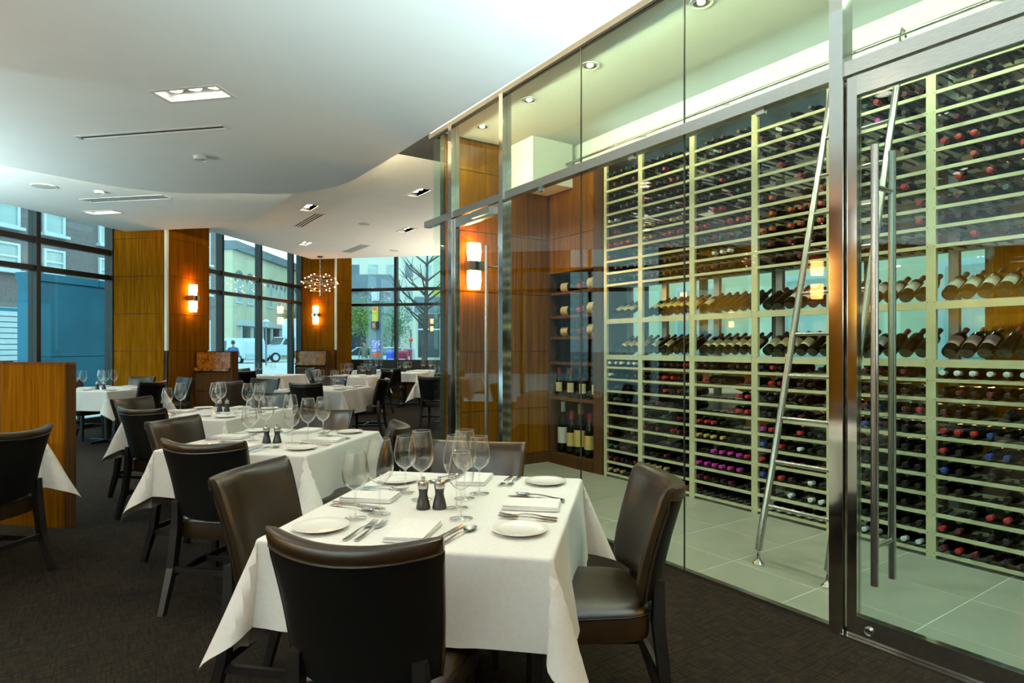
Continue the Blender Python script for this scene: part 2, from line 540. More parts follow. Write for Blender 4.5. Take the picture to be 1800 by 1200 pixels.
window_run('window_4', 'dark-framed windows of the back room behind the wine racks', [3.0, 4.45, 5.9, 7.35, 8.8, 10.25, 11.7], 'y', 9.2, [(0.9, 1.0), (2.58, 2.66)])
mb = MB(); mb.box(9.12, 9.28, 3.0, 11.7, 2.66, 4.3); mb.box(9.12, 9.28, 3.0, 11.7, 0, 0.9)
struct('wall_back_windows', mb, 'wood', label='wood wall above and below the back room windows')
struct('wall_far', MB().box(-8.96, -3.6, 16.57, 16.72, 0, 0.84, T=T0), 'wood_dark', label='low wall under the far windows')
mb = MB(); mb.box(9.15, 9.3, -4, 3.0, 0, 4.3); mb.box(9.15, 9.3, 11.7, 14.35, 0, 4.3)
struct('wall_back_room', mb, 'wood', label='wood-clad wall pieces of the back room')
struct('wall_rear', MB().box(-4, 9.2, -4.1, -4.0, 0, 4.3), 'wallcloth', label='brown fabric wall behind the camera')
struct('wall_rear_left', MB().box(-8.96, 0.0, -5.76, -5.66, 0, 4.3, T=T0), 'wallcloth', label='brown fabric wall behind the camera on the window side')
struct('wall_left', MB().box(-9.05, -8.90, -5.7, 3.51, 0, 4.3, T=T0), 'wood', label='wood wall left of the camera before the windows begin')
struct('wall_right', MB().box(2.94, 3.04, -4, 0.50, 0, 3.7), 'wood', label='wood wall beside the wine room door')

# ---------------------------------------------------------------- wood columns
def wood_column(label, a0, a1, b0, b1, rows, strip_z0):
    root = thing('wood_column', label, 'column', AB((a0 + a1) / 2, (b0 + b1) / 2, 0), R(-45))
    ca, cb = (a0 + a1) / 2, (b0 + b1) / 2
    hx, hy = (b1 - b0) / 2, (a1 - a0) / 2
    t = 0.02
    MB().box(-hx + t, hx - t, -hy + t, hy - t, 0, rows[-1]).build('core', 'dark_panel', root)
    for k in range(len(rows) - 1):
        z0, z1 = rows[k] + 0.004, rows[k + 1] - 0.004
        MB().box(-hx, hx - 0.06, -hy, -hy + t - 0.002, z0, z1).build('front_panel', 'wood', root)
        MB().box(hx - t + 0.002, hx, -hy + 0.06, hy, z0, z1).build('side_panel', 'wood', root)
    MB().box(hx - 0.052, hx - 0.004, -hy + 0.004, -hy + 0.052, strip_z0, rows[-1]).build('corner_strip', 'cream', root)
    return root
wood_column('wide wood-clad column with a lit sconce, beside the teal windows', 9.29, 10.38, -8.93, -7.82, [0.0, 1.28, 1.926, 2.58, 3.235, 4.28], 1.29)
wood_column('wood-clad corner column behind the chandelier', 15.60, 16.55, -8.93, -7.87, [0.0, 1.27, 1.92, 2.57, 3.22, 4.28], 1.28)

wood_column('wood-clad column left of the camera, seen only in reflections', 1.20, 2.30, -5.75, -4.65, [0.0, 1.28, 1.926, 2.58, 3.195], 1.29)
# ---------------------------------------------------------------- sconces
def make_sconce():
    root = tag(link('wall_sconce', None), None, 'wall lamp')
    MB().box(-0.045, 0.045, -0.012, 0.0, -0.20, 0.20).build('backplate', 'steel', root)
    for s in (-1, 1):
        mb = MB()
        z0, z1 = (0.055, 0.245) if s > 0 else (-0.245, -0.055)
        mb.lathe([(0.0, z0), (0.070, z0), (0.082, (z0 + z1) / 2), (0.078, z1), (0.070, z1), (0.074, (z0 + z1) / 2), (0.062, z0 + 0.01), (0.0, z0 + 0.01)], 14, T=Matrix.Translation((0, -0.075, 0)) @ Matrix.Diagonal((1, 0.75, 1, 1)))
        mb.build('lamp_shade', 'sconce', root, True)
    mb = MB(); mb.box(-0.085, 0.085, -0.142, -0.012, -0.05, 0.05)
    b = mb.build('metal_band', 'steel', root)
    MB().box(-0.02, 0.02, -0.146, -0.142, -0.05, 0.05).build('band_rib', 'bronze', b)
    return root
first_or_dup(STORE, 'sconce', make_sconce, AB(9.84, -7.815, 2.23), RZ_NB + R(0), 'glowing amber two-shade sconce on the wide column by the teal windows')
first_or_dup(STORE, 'sconce', make_sconce, AB(15.595, -8.43, 2.23), R(-45), 'glowing amber two-shade sconce under the chandelier on the corner column')
first_or_dup(STORE, 'sconce', make_sconce, (3.354, 5.745, 2.21), 0, 'glowing amber two-shade sconce seen through the far glass door')
first_or_dup(STORE, 'sconce', make_sconce, (9.14, 2.3, 2.0), R(-90), 'glowing amber two-shade sconce in the back room behind the racks')

first_or_dup(STORE, 'sconce', make_sconce, AB(1.75, -4.645, 2.23), RZ_NB, 'glowing amber sconce on the column left of the camera')
# ---------------------------------------------------------------- partitions and banquette
def granite_partition(label, a, b0, b1, ztop, zg, depth=0.12):
    root = thing('booth_partition', label, 'partition', AB(a, (b0 + b1) / 2, 0), R(-45))
    h = (b1 - b0) / 2
    MB().box(-h, h, 0.0, depth, 0, ztop).build('carcass', 'wood_dark', root)
    MB().box(-h + 0.03, h - 0.05, -0.03, -0.001, zg + 0.05, ztop - 0.02).build('granite_panel', 'granite', root)
    MB().box(-h + 0.03, h - 0.05, -0.10, -0.001, zg - 0.01, zg + 0.05).build('granite_ledge', 'granite', root)
    MB().box(h - 0.045, h, -0.05, 0, 0, ztop).build('end_post', 'wood_dark', root)
    MB().box(-h, h - 0.05, -0.03, -0.001, 0.55, zg - 0.03).build('upper_panel', 'wood_dark', root)
    MB().box(-h, h - 0.05, -0.03, -0.001, 0.05, 0.54).build('lower_panel', 'wood_dark', root)
    return root
granite_partition('low booth partition with an amber granite panel right of the wide column', 10.0, -7.80, -7.03, 1.277, 0.93)
granite_partition('low booth partition with an amber granite panel in front of the corner column', 15.3, -8.90, -7.95, 1.26, 0.88)
def plain_partition(label, a0, a1, b0, b1, z, mat):
    root = thing('wood_partition', label, 'partition', AB((a0 + a1) / 2, (b0 + b1) / 2), R(-45))
    hx, hy = (b1 - b0) / 2, (a1 - a0) / 2
    MB().box(-hx + 0.01, hx - 0.01, -hy + 0.01, hy - 0.01, 0, z - 0.02).build('carcass', 'wood_dark', root)
    MB().box(-hx, hx - 0.012, -hy - 0.012, -hy + 0.009, 0.0, z - 0.02).build('front_panel', mat, root)
    MB().box(hx - 0.010, hx, -hy - 0.012, hy, 0, z - 0.02).build('edge_strip', 'wood_dark', root)
    MB().box(-hx, hx, -hy - 0.012, hy, z - 0.019, z).build('cap', 'wood_red', root)
    return root
plain_partition('waist-high wood partition at the left edge behind the nearest left chair', 3.90, 3.975, -4.714, -4.13, 1.237, 'wood')
plain_partition('reddish wood partition cut by the left edge of the picture', 3.92, 3.99, -5.9, -4.725, 1.245, 'wood_red')
bq = thing('banquette', 'long brown upholstered bench under the far windows', 'bench', AB(16.3, -5.8), R(-45))
for k in range(3):
    x0 = -2.0 + k * 1.35
    MB().box(x0, x0 + 1.34, 0.08, 0.22, 0.46, 1.00).build('back_cushion', 'leather', bq)
    MB().box(x0, x0 + 1.34, -0.35, 0.07, 0.36, 0.47).build('seat_cushion', 'leather', bq)
MB().box(-2.0, 2.05, -0.32, 0.22, 0.0, 0.355).build('plinth', 'wood_dark', bq)

# ---------------------------------------------------------------- wine room shell
XG, XR = 2.94, 4.42
struct('floor_wine_room', MB().box(XG, 5.0, -1.0, 5.80, 0.0, 0.0088), 'tilegrout', label='pale stone tile floor of the wine room')
fl = bpy.data.objects['floor_wine_room']
tile_me = MB().box(-0.267, 0.267, -0.267, 0.267, 0, 0.007).mesh('tile', 'tile')
for j in range(-1, 12):
    for i in range(4):
        cx, cy = 3.86 + 0.27 - 0.54 * (2 - i), 0.266 - 0.27 + 0.54 * j
        x0, x1 = max(cx - 0.267, XG + 0.01), min(cx + 0.267, 4.98)
        y0, y1 = max(cy - 0.267, -0.95), min(cy + 0.267, 5.76)
        if x1 - x0 < 0.03 or y1 - y0 < 0.03:
            continue
        if x1 - x0 > 0.53 and y1 - y0 > 0.53:
            link('tile', tile_me, fl, (cx, cy, 0.003))
        else:
            MB().box(x0, x1, y0, y1, 0.003, 0.010).build('tile', 'tile', fl)
ew = struct('wall_wine_room_end', MB().box(3.06, 5.0, 5.785, 5.88, 0, 3.6), 'dark_panel', label='wood-panelled end wall of the wine room')
xs = [3.06, 3.56, 4.13, 4.43]
zr = [0.13, 0.65, 1.30, 1.95, 2.60, 3.25, 3.58]
for i in range(3):
    for k in range(6):
        MB().box(xs[i] + 0.003, xs[i + 1] - 0.003, 5.765, 5.784, zr[k] + 0.004, zr[k + 1] - 0.004).build('wood_panel', 'wood', ew)
struct('baseboard_wine_room', MB().box(3.06, 4.43, 5.75, 5.784, 0.01, 0.125), 'wood_dark', label='dark wood baseboard of the wine room')
mb = MB()
holes = [rect(3.28, y, 0.12, 0.12, R(45)) for y in ()]
mb.slab([(2.97, -1.0), (5.0, -1.0), (5.0, 5.78), (2.97, 5.78)], 3.60, 3.68)
struct('ceiling_wine_room', mb, 'plaster', label='white ceiling of the wine room')
struct('wall_bulkhead', MB().box(4.46, 5.0, -1.0, 5.76, 3.34, 3.60), 'plaster', label='white bulkhead above the wine racks')
tag(MB().box(3.86, 4.405, 5.30, 5.76, 3.12, 3.598).build('duct_box', 'plaster'), 'white boxed-in duct under the wine room ceiling', 'duct box')
struct('wall_wine_room_near', MB().box(3.05, 5.0, -1.1, -1.0, 0, 3.68), 'plaster', label='near end wall of the wine room')
wp = sroot('window_5', 'glass back of the wine room behind the racks')
for k in range(5):
    MB().box(4.985, 4.997, -0.99 + k * 1.16, 0.16 + k * 1.16, 0.02, 3.33).build('pane', 'pane', wp)
mb = MB(); mb.box(1.9, 5.0, 5.90, 6.62, 3.575, 3.69)
struct('trim_1', mb, 'dark_panel', label='dark canopy panel beyond the end of the wine room')

# ---------------------------------------------------------------- glass front of the wine room
gf = sroot('wall_glass_front', 'frameless glass front of the wine room with steel posts')
ZT0, ZT1, ZH = 2.615, 2.68, 3.53
def gpane(y0, y1, z0, z1, m='pane'):
    MB().box(XG - 0.006, XG + 0.006, y0 + 0.004, y1 - 0.004, z0, z1).build('pane', m, gf)
for y0, y1 in ((1.585, 2.49), (2.49, 3.44), (3.44, 4.415)):
    gpane(y0, y1, 0.02, ZT0); gpane(y0, y1, ZT1, ZH, 'doorpane')
for y0, y1 in ((0.50, 1.52), (4.475, 5.33), (5.40, 5.80)):
    gpane(y0, y1, ZT1, ZH, 'doorpane')
gpane(5.40, 5.80, 0.02, ZT0)
for z0, z1 in ((0.02, ZT0), (ZT1, ZH)):
    MB().box(2.95, 3.055, 5.79, 5.802, z0, z1).build('pane', 'pane', gf)
for y in (2.49, 3.44):
    MB().box(XG - 0.005, XG + 0.005, y - 0.003, y + 0.003, 0.02, ZH).build('silicone_joint', 'dark_panel', gf)
for y0, y1 in ((1.520, 1.585), (4.415, 4.475), (5.33, 5.40)):
    MB().box(XG - 0.045, XG + 0.045, y0, y1, 0, ZH).build('post', 'chrome', gf)
MB().box(XG - 0.035, XG + 0.035, 0.50, 5.95, ZT0, ZT1).build('transom', 'steel', gf)
MB().box(XG - 0.03, XG + 0.03, 0.50, 5.85, ZH, 3.575).build('head_channel', 'dark_panel', gf)
MB().box(XG - 0.02, XG + 0.02, 1.585, 4.415, 0, 0.02).build('base_channel', 'steel', gf)
MB().box(XG - 0.012, XG + 0.03, 0.50, 5.85, 3.576, 3.70).build('fascia', 'cream', gf)
for y in (1.95, 2.9, 3.9):
    MB().box(XG - 0.012, XG + 0.012, y, y + 0.05, ZT0 - 0.03, ZT0).build('glass_clamp', 'steel', gf)

def glass_door(name, label, y0, y1, hy, near):
    root = sroot(name, label)
    x0, x1 = XG - 0.022, XG + 0.022
    MB().box(x0, x1, y0, y0 + 0.045, 0.012, 2.605).build('stile', 'chrome', root)
    MB().box(x0, x1, y1 - 0.045, y1, 0.012, 2.605).build('stile', 'chrome', root)
    MB().box(x0, x1, y0 + 0.045, y1 - 0.045, 2.515, 2.605).build('top_rail', 'steel', root)
    br = MB().box(x0, x1, y0 + 0.045, y1 - 0.045, 0.012, 0.108).build('bottom_rail', 'chrome', root)
    MB().box(XG - 0.006, XG + 0.006, y0 + 0.045, y1 - 0.045, 0.108, 2.515).build('pane', 'doorpane' if near else 'pane', root)
    for x in (2.86, 3.02):
        h = MB().tube([(x, hy, 0.295), (x, hy, 2.245)], 0.0165, 14).build('handle', 'steel', root, True)
    for z in (0.47, 2.06):
        MB().tube([(2.86, hy, z), (3.02, hy, z)], 0.011, 10).build('handle_standoff', 'chrome', root, True)
    if near:
        T = Matrix.Translation((x0, y1 - 0.10, 0.06)) @ Matrix.Rotation(R(-90), 4, 'Y')
        lk = MB().lathe([(0.0, 0.0), (0.020, 0.0), (0.020, 0.008), (0.014, 0.011), (0.012, 0.006), (0.0, 0.006)], 18, T=T).build('lock_cylinder', 'steel', br, True)
        MB().box(x0 - 0.009, x0 - 0.0055, y1 - 0.103, y1 - 0.097, 0.053, 0.067).build('key_slot', 'dark_panel', br)
    MB().box(XG - 0.05, XG + 0.05, y0 - 0.02, y1 + 0.02, 0.0, 0.010).build('threshold', 'steel', root)
    return root
glass_door('door_1', 'large framed glass door at the right with long steel pull bars', 0.52, 1.512, 1.36, True)
glass_door('door_2', 'narrow framed glass door at the far end of the wine room', 4.48, 5.325, 4.62, False)
d2 = bpy.data.objects['door_2']
MB().box(XG - 0.07, XG - 0.022, 4.6, 4.9, 2.53, 2.59).build('door_closer', 'steel', d2)

# ================================================================ WINE RACK
POSTS = [4.787, 4.29, 3.66, 3.03, 2.41, 1.76, 1.13, 0.50]        # post centres, far to near
BAYS = [(POSTS[i + 1] + 0.028, POSTS[i] - 0.028) for i in range(7)]
BAYS[0] = (4.29 + 0.028, 4.787 - 0.02)
LOW = [0.042 + 0.122 * k for k in range(10)]
UPP = [1.99 + 0.122 * k for k in range(10)]
SHELF = [1.269, 1.636]
rack = thing('wine_rack', 'tall metal wine rack with rails and two display shelves, filling the wine room', 'wine rack')
for i, y in enumerate(POSTS):
    w = 0.020 if i == 0 else 0.028
    po = MB().box(XR, XR + 0.03, y - w, y + w, 0.0, 3.24).build('front_post', 'rack', rack)
    mb = MB()
    for z in LOW + UPP + SHELF:
        for s in (-1, 1):
            mb.lathe([(0.0045, 0), (0.003, 0.003), (0, 0.0035)], 6, T=Matrix.Translation((XR, y + s * (w - 0.008), z)) @ Matrix.Rotation(R(-90), 4, 'Y'))
    mb.build('rivets', 'steel', po)['kind'] = 'stuff'
    MB().box(XR + 0.34, XR + 0.38, y - 0.03, y + 0.03, 0.0, 3.24).build('back_post', 'rackback', rack)
for bi, (y0, y1) in enumerate(BAYS):
    rail = MB().box(0, 0.018, -(y1 - y0) / 2, (y1 - y0) / 2, -0.011, 0.011).mesh('rail', 'rack')
    n = 5 if bi == 0 else 7
    pitch = (y1 - y0) / n
    mb = MB()
    for k in range(n + 1):
        yy = -(y1 - y0) / 2 + k * pitch
        yy = max(min(yy, (y1 - y0) / 2 - 0.004), -(y1 - y0) / 2 + 0.004)
        mb.box(0.018, 0.24, yy - 0.004, yy + 0.004, -0.006, 0.006)
    cradle = mb.mesh('cradle', 'rod')
    for z in LOW + UPP:
        link('front_rail', rail, rack, (XR, (y0 + y1) / 2, z))
        link('back_rail', rail, rack, (XR + 0.24, (y0 + y1) / 2, z))
        link('cradle_rods', cradle, rack, (XR, (y0 + y1) / 2, z))['kind'] = 'stuff'
    for z in SHELF:
        MB().box(XR - 0.004, XR + 0.025, y0, y1, z - 0.045, z + 0.004).build('shelf_front', 'rack', rack)
        MB().box(XR + 0.025, XR + 0.33, y0, y1, z - 0.012, z).build('shelf_board', 'rack', rack)
    MB().box(XR + 0.002, XR + 0.34, y0 - 0.02, y1 + 0.02, 3.241, 3.255).build('top_plate', 'rackback', rack)

# ---------------------------------------------------------------- bottles
BPROF = [(0, 0.006), (0.028, 0.0), (0.035, 0.003), (0.0372, 0.010), (0.0372, 0.185), (0.035, 0.198), (0.028, 0.212), (0.019, 0.224), (0.0145, 0.238), (0.0138, 0.288), (0.0155, 0.289), (0.0155, 0.297), (0.0, 0.298)]
CPROF = [(0.0152, 0.240), (0.0148, 0.287), (0.0165, 0.288), (0.0165, 0.298), (0.014, 0.300), (0.0, 0.300)]
def sclp(p, s, l): return [(r * s, z * l) for r, z in p]
CAPS = {'dark': (0.012, 0.009, 0.010), 'red': (0.42, 0.018, 0.022), 'magenta': (0.50, 0.03, 0.36), 'gold': (0.50, 0.34, 0.10), 'white': (0.70, 0.74, 0.76),
        'orange': (0.45, 0.09, 0.03), 'blue': (0.03, 0.06, 0.35), 'burgundy': (0.12, 0.012, 0.022), 'green': (0.03, 0.10, 0.06), 'cork': (0.42, 0.28, 0.13)}
for k, c in CAPS.items():
    M['cap_' + k] = pm('capsule_' + k, c, tuple(x * 0.8 for x in c), 40, 0.3)
LABS = {'cream': (0.66, 0.56, 0.34), 'white': (0.72, 0.70, 0.62), 'yellow': (0.68, 0.50, 0.16), 'pale': (0.62, 0.66, 0.56), 'pink': (0.62, 0.42, 0.42)}
def label_mat(k, c):
    m, nt, b = nodes('label_' + k)
    # a paper label with rows of fine print and a darker band
    v = coords(nt, (1, 1, 1))
    w = nt.nodes.new('ShaderNodeTexWave')
    w.bands_direction = 'Z'
    w.inputs['Scale'].default_value = 28
    w.inputs['Distortion'].default_value = 3.0
    w.inputs['Detail'].default_value = 4
    w.inputs['Detail Scale'].default_value = 9
    nt.links.new(v, w.inputs[0])
    dk = tuple(x * 0.42 for x in c)
    nt.links.new(ramp(nt, w.outputs[1], [(0.06, dk), (0.22, c)]), b.inputs['Base Color'])
    b.inputs['Roughness'].default_value = 0.6
    return m
for k, c in LABS.items():
    M['lab_' + k] = label_mat(k, c)
BODY = {}
def bottle_meshes(cap, lab, s=1.0, l=1.0, fat=False):
    key = (cap, lab, round(s, 2), round(l, 2))
    if key not in BODY:
        bd = MB().lathe(sclp(BPROF, s, l), 14).mesh('wine_bottle', 'bottle', True)
        cp_ = MB().lathe(sclp(CPROF, s, l), 10).mesh('capsule', 'cap_' + cap, True)
        lb = None
        if lab:
            lb = MB().lathe([(0.0377 * s, 0.055 * l), (0.0377 * s, 0.150 * l)], 10, a0=PI - 1.25, a1=PI + 1.25).mesh('bottle_label', 'lab_' + lab, True)
        BODY[key] = (bd, cp_, lb)
    return BODY[key]
def put_bottle(mat4, cap, lab, label, group, s=1.0, l=1.0):
    bd, cp_, lb = bottle_meshes(cap, lab, s, l)
    o = link('wine_bottle', bd)
    o.matrix_world = mat4
    tag(o, label, 'wine bottle', group)
    link('capsule', cp_, o)
    if lb: link('bottle_label', lb, o)
    return o
LIE = Matrix.Rotation(R(-90), 4, 'Y') @ Matrix.Rotation(PI, 4, 'Z')       # neck towards the dining room
TILT = Matrix.Rotation(R(62), 4, 'Y')                                      # base in front, neck up and back
BAYN = ['the farthest rack bay beside the wood cabinet', 'the second rack bay from the wood cabinet', 'the third rack bay from the wood cabinet',
        'the rack bay behind the ladder', 'the rack bay behind the door handles', 'the rack bay at the right edge']
CAPN = {'dark': 'black-capped', 'red': 'red-capped', 'magenta': 'magenta-capped', 'gold': 'gold-capped', 'white': 'white-capped', 'orange': 'orange-capped',
        'blue': 'blue-capped', 'burgundy': 'burgundy-capped', 'green': 'green-capped', 'cork': 'cork-topped'}
rs = random.Random(11)
# what each (bay, row) holds: rows 0-9 below the shelves, 10-19 above; string per slot, far to near
K = {'k': 'dark', 'r': 'red', 'm': 'magenta', 'g': 'gold', 'w': 'white', 'o': 'orange', 'b': 'blue', 'u': 'burgundy', 'n': 'green', 'c': 'cork', '.': None}
SPEC = {
    (0, 0): 'ccck.', (0, 1): 'uukku', (0, 9): 'wwwww', (0, 8): 'wkkku', (0, 13): 'rrrr.', (0, 14): '.rk.k', (0, 15): 'wwk..',
    (1, 0): 'kkkkrkr', (1, 1): 'gggg.kk', (1, 2): 'kkku.kk', (1, 8): 'kkurrk.', (1, 6): 'kkuk.kk', (1, 13): 'cc.rrru', (1, 14): 'gguuggk',
    (2, 0): 'kkkkkkk', (2, 1): 'uukku.k', (2, 2): 'mmmmmm.', (2, 3): '..mmmmr', (2, 4): 'ggggkk.', (2, 5): 'rrrk...', (2, 6): '....urr', (2, 7): '.....rr', (2, 13): 'rr.urrr', (2, 14): '..rr.kk', (2, 11): '..www..',
    (3, 0): '.wwwwww', (3, 1): '...w.ww', (3, 2): 'bkrk.wk', (3, 3): 'r.urr.r', (3, 4): 'bkrkwkk', (3, 5): 'mrk.rkk', (3, 6): 'kkuku.k', (3, 7): 'kk.kk..', (3, 8): '.ru.kk.', (3, 12): 'oo.oo.o', (3, 13): '.o.ooro', (3, 14): 'ko..k.o', (3, 16): '..r....',
    (4, 0): 'k.wwkww', (4, 1): 'kkk.kkk', (4, 2): 'ku.kkk.', (4, 3): 'k.kkukk', (4, 4): 'm.kkrkk', (4, 5): 'kmu.rkk', (4, 6): 'b.bkrk.', (4, 7): 'k.ubkur', (4, 8): 'kkk.kk.', (4, 11): 'k..k..r', (4, 12): '.k.b..r', (4, 13): '..kb.r.', (4, 16): '.m.kk.u', (4, 17): 'k..m.k.', (4, 15): 'k.ck.c.',
    (5, 0): 'urukkkk', (5, 1): 'ru.kkkk', (5, 2): '..krrkk', (5, 3): 'kk..kkk', (5, 4): 'bk.k.kk', (5, 5): 'rk.bbkk', (5, 6): 'rrrbkkk', (5, 7): 'ukk.kkk', (5, 8): 'kukukkk', (5, 9): 'wwwwwww', (5, 13): '.r.rkkk', (5, 14): 'k.okkrk', (5, 15): 'rrrkkkk', (5, 16): 'kuk.kkk', (5, 17): 'k.kkkrk', (5, 11): 'kkkk.kk',
}
stuff = MB(); stuff_mats = ['bottle'] + ['cap_' + k for k in CAPS]
cap_ix = {k: i + 1 for i, k in enumerate(CAPS)}
SB = [(0, 0.0), (0.0372, 0.004), (0.0372, 0.185), (0.026, 0.214), (0.0145, 0.238), (0.0145, 0.24)]
SC = [(0.0152, 0.240), (0.0160, 0.298), (0.0, 0.300)]
for bi in range(6):
    y0, y1 = BAYS[bi]
    n = 5 if bi == 0 else 7
    pitch = (y1 - y0) / n
    for row in range(20):
        z = (LOW + UPP)[row] + 0.049
        spec = SPEC.get((bi, row))
        if spec is None:
            fill = 0.82 if row < 10 else 0.72
            spec = ''.join((rs.choice('kkkkkkkuunr') if rs.random() < fill else '.') for _ in range(n))
        for s in range(n):
            cap = K[spec[s]]
            if cap is None: continue
            y = y1 - pitch * (s + 0.5) + rs.uniform(-0.003, 0.003)
            if bi == 5 and y < 1.28: continue
            x = XR + 0.285 + rs.uniform(-0.012, 0.012)
            T = Matrix.Translation((x, y, z)) @ LIE
            sz = 1.0
            big = bi in (3, 4, 5) and cap in ('white', 'red', 'blue') and rs.random() < 0.5
            if big: sz = 1.05
            indiv = (bi in (4, 5) and row < 20) or (bi == 3 and row < 7) or (bi == 2 and row in (2, 3))
            if indiv:
                lab = rs.choice(['white', 'cream', None, None, None]) if row < 10 else None
                rown = ('%s rail from the floor' % ORD[row]) if row < 10 else ('%s rail above the display shelves' % ORD[row - 10])
                put_bottle(T, cap, lab, '%s wine bottle, %s from left, %s, %s' % (CAPN[cap], ORD[s], rown, ['', '', 'bay left of the ladder', 'bay behind the ladder', 'behind door handles', 'right-edge bay'][bi]), 'bottles lying in the wine rack', sz, 1.0)
            else:
                stuff.lathe(sclp(SB, sz, 1), 10, 0, T)
                stuff.lathe(SC, 8, cap_ix[cap], T)
so = stuff.build('racked_bottles', stuff_mats, None, True)
tag(so, 'the many other dark wine bottles lying in the far rack bays', 'wine bottles', kind='stuff')
# display bottles on the two shelves
DL = {(0, 1): ('yellow', '33300'), (0, 0): ('yellow', '03333'), (1, 1): ('yellow', '2333333'), (1, 0): ('cream', '2030000'), (2, 1): ('cream', '2000000'), (2, 0): ('cream', '2333333'),
      (3, 1): ('pale', '0022232'), (3, 0): ('cream', '2222022'), (4, 1): ('white', '0222222'), (4, 0): ('white', '0020000'), (5, 1): ('pale', '2222022'), (5, 0): ('pink', '2220022')}
for bi in range(6):
    y0, y1 = BAYS[bi]
    n = 5 if bi == 0 else 7
    if bi >= 3: n = 6
    pitch = (y1 - y0) / n
    for sh in (0, 1):
        lab, pat = DL[(bi, sh)]
        for s in range(n):
            y = y1 - pitch * (s + 0.5)
            if bi == 5 and y < 1.28: continue
            if bi == 0 and sh == 1 and s > 2: continue
            z = SHELF[sh] + 0.045
            T = Matrix.Translation((XR + 0.055, y, z)) @ TILT
            lb = {'0': None, '2': lab, '3': lab}[pat[s]]
            cap = rs.choice(['dark', 'dark', 'burgundy', 'red'])
            fat = 1.12 if bi >= 3 else 1.0
            lt = ('%s-labelled' % lab) if lb else 'dark unlabelled'
            put_bottle(T, cap, lb, '%s wine bottle, %s from left, %s display shelf, %s' % (lt, ORD[s], ['lower', 'upper'][sh], ['bay beside cabinet', 'second bay from cabinet', 'third bay from cabinet', 'bay behind ladder', 'behind door handles', 'right-edge bay'][bi]),
                       'bottles tilted on the display shelves', fat, 1.08)

# ---------------------------------------------------------------- wood display cabinet
cb = thing('display_cabinet', 'tall walnut cabinet with open shelves of large bottles in the wine room corner', 'cabinet')
CX0, CX1, CY0, CY1 = 4.41, 4.86, 4.82, 5.76
MB().box(CX0, CX1, CY0, CY0 + 0.14, 0.01, 3.3).build('side_post', 'wood_dark', cb)
MB().box(CX0, CX1, CY1 - 0.045, CY1, 0.01, 3.3).build('side_post', 'wood_dark', cb)
MB().box(CX0, CX1, CY0 + 0.14, CY1 - 0.045, 2.20, 2.595).build('upper_panel', 'wood', cb)
MB().box(CX0, CX1, CY0 + 0.14, CY1 - 0.045, 2.605, 3.3).build('upper_panel', 'wood', cb)
MB().box(CX1 - 0.02, CX1, CY0 + 0.14, CY1 - 0.045, 0.11, 2.20).build('back_panel', 'wood_dark', cb)
MB().box(CX0 - 0.01, CX1 - 0.02, CY0 + 0.14, CY1 - 0.045, 0.01, 0.13).build('plinth', 'wood_dark', cb)
SHZ = [0.775, 1.18, 1.47, 1.71, 1.98]
for z in SHZ:
    MB().box(CX0 + 0.01, CX1 - 0.02, CY0 + 0.14, CY1 - 0.045, z - 0.03, z).build('shelf', 'wood_red', cb)
YO = CY1 - 0.045
def stand(y, z, cap, lab, label, s, l, x=CX0 + 0.10):
    put_bottle(Matrix.Translation((x, y, z + 0.001)) @ Matrix.Rotation(R(30), 4, 'Z'), cap, lab, label, 'bottles in the wood cabinet', s, l)
for k, (cap, lab, l, s, nm) in enumerate([('white', 'white', 1.95, 1.75, 'largest white-capped bottle at the left of the cabinet bottom'), ('red', 'yellow', 1.62, 1.6, 'red-capped big bottle with yellow label, second at the cabinet bottom'),
                              ('gold', 'yellow', 1.92, 2.0, 'widest gold-capped bottle with yellow label at the cabinet bottom'), ('red', 'yellow', 1.62, 1.6, 'red-capped big bottle with yellow label, rightmost at the cabinet bottom'), ('white', 'white', 1.9, 1.7, 'tall bottle half hidden by the right post at the cabinet bottom')]):
    stand(YO - 0.085 - k * 0.155, 0.132, cap, lab, nm, s, l, CX0 + 0.13)
for k, (cap, lab, nm) in enumerate([('red', 'cream', 'red-capped bottle, leftmost on the middle cabinet shelf'), ('gold', None, 'gold-capped bottle without visible label on the middle cabinet shelf'), ('red', 'cream', 'red-capped cream-labelled bottle, third on the middle cabinet shelf'), ('cork', None, 'cork-topped dark bottle on the middle cabinet shelf'),
                               ('dark', 'cream', 'black-capped cream-labelled bottle, fifth on the middle cabinet shelf'), ('red', None, 'red-capped dark bottle near the right post, middle cabinet shelf'), ('burgundy', 'cream', 'burgundy-capped bottle, rightmost on the middle cabinet shelf')]):
    stand(YO - 0.06 - k * 0.105, 0.776, cap, lab, nm, 1.12, 1.12, CX0 + 0.09 + (k % 2) * 0.05)
for z, nm in ((1.47, 'third shelf from the cabinet top'), (1.71, 'second shelf from the cabinet top'), (1.98, 'top shelf of the cabinet')):
    # left bottle points to the right, right bottle shows its label at the front
    T = Matrix.Translation((CX0 + 0.13, YO - 0.03, z + 0.062)) @ Matrix.Rotation(R(90), 4, 'X') @ Matrix.Rotation(R(20), 4, 'Z')
    put_bottle(T, 'red', 'cream', 'red-capped bottle lying neck right on the %s' % nm, 'bottles in the wood cabinet', 1.6, 1.3)
    T = Matrix.Translation((CX0 + 0.13, YO - 0.72, z + 0.072)) @ Matrix.Rotation(R(-90), 4, 'X') @ Matrix.Rotation(R(-10), 4, 'Z')
    put_bottle(T, 'red', 'cream', 'big cream-labelled bottle by the right post on the %s' % nm, 'bottles in the wood cabinet', 1.9, 0.95)
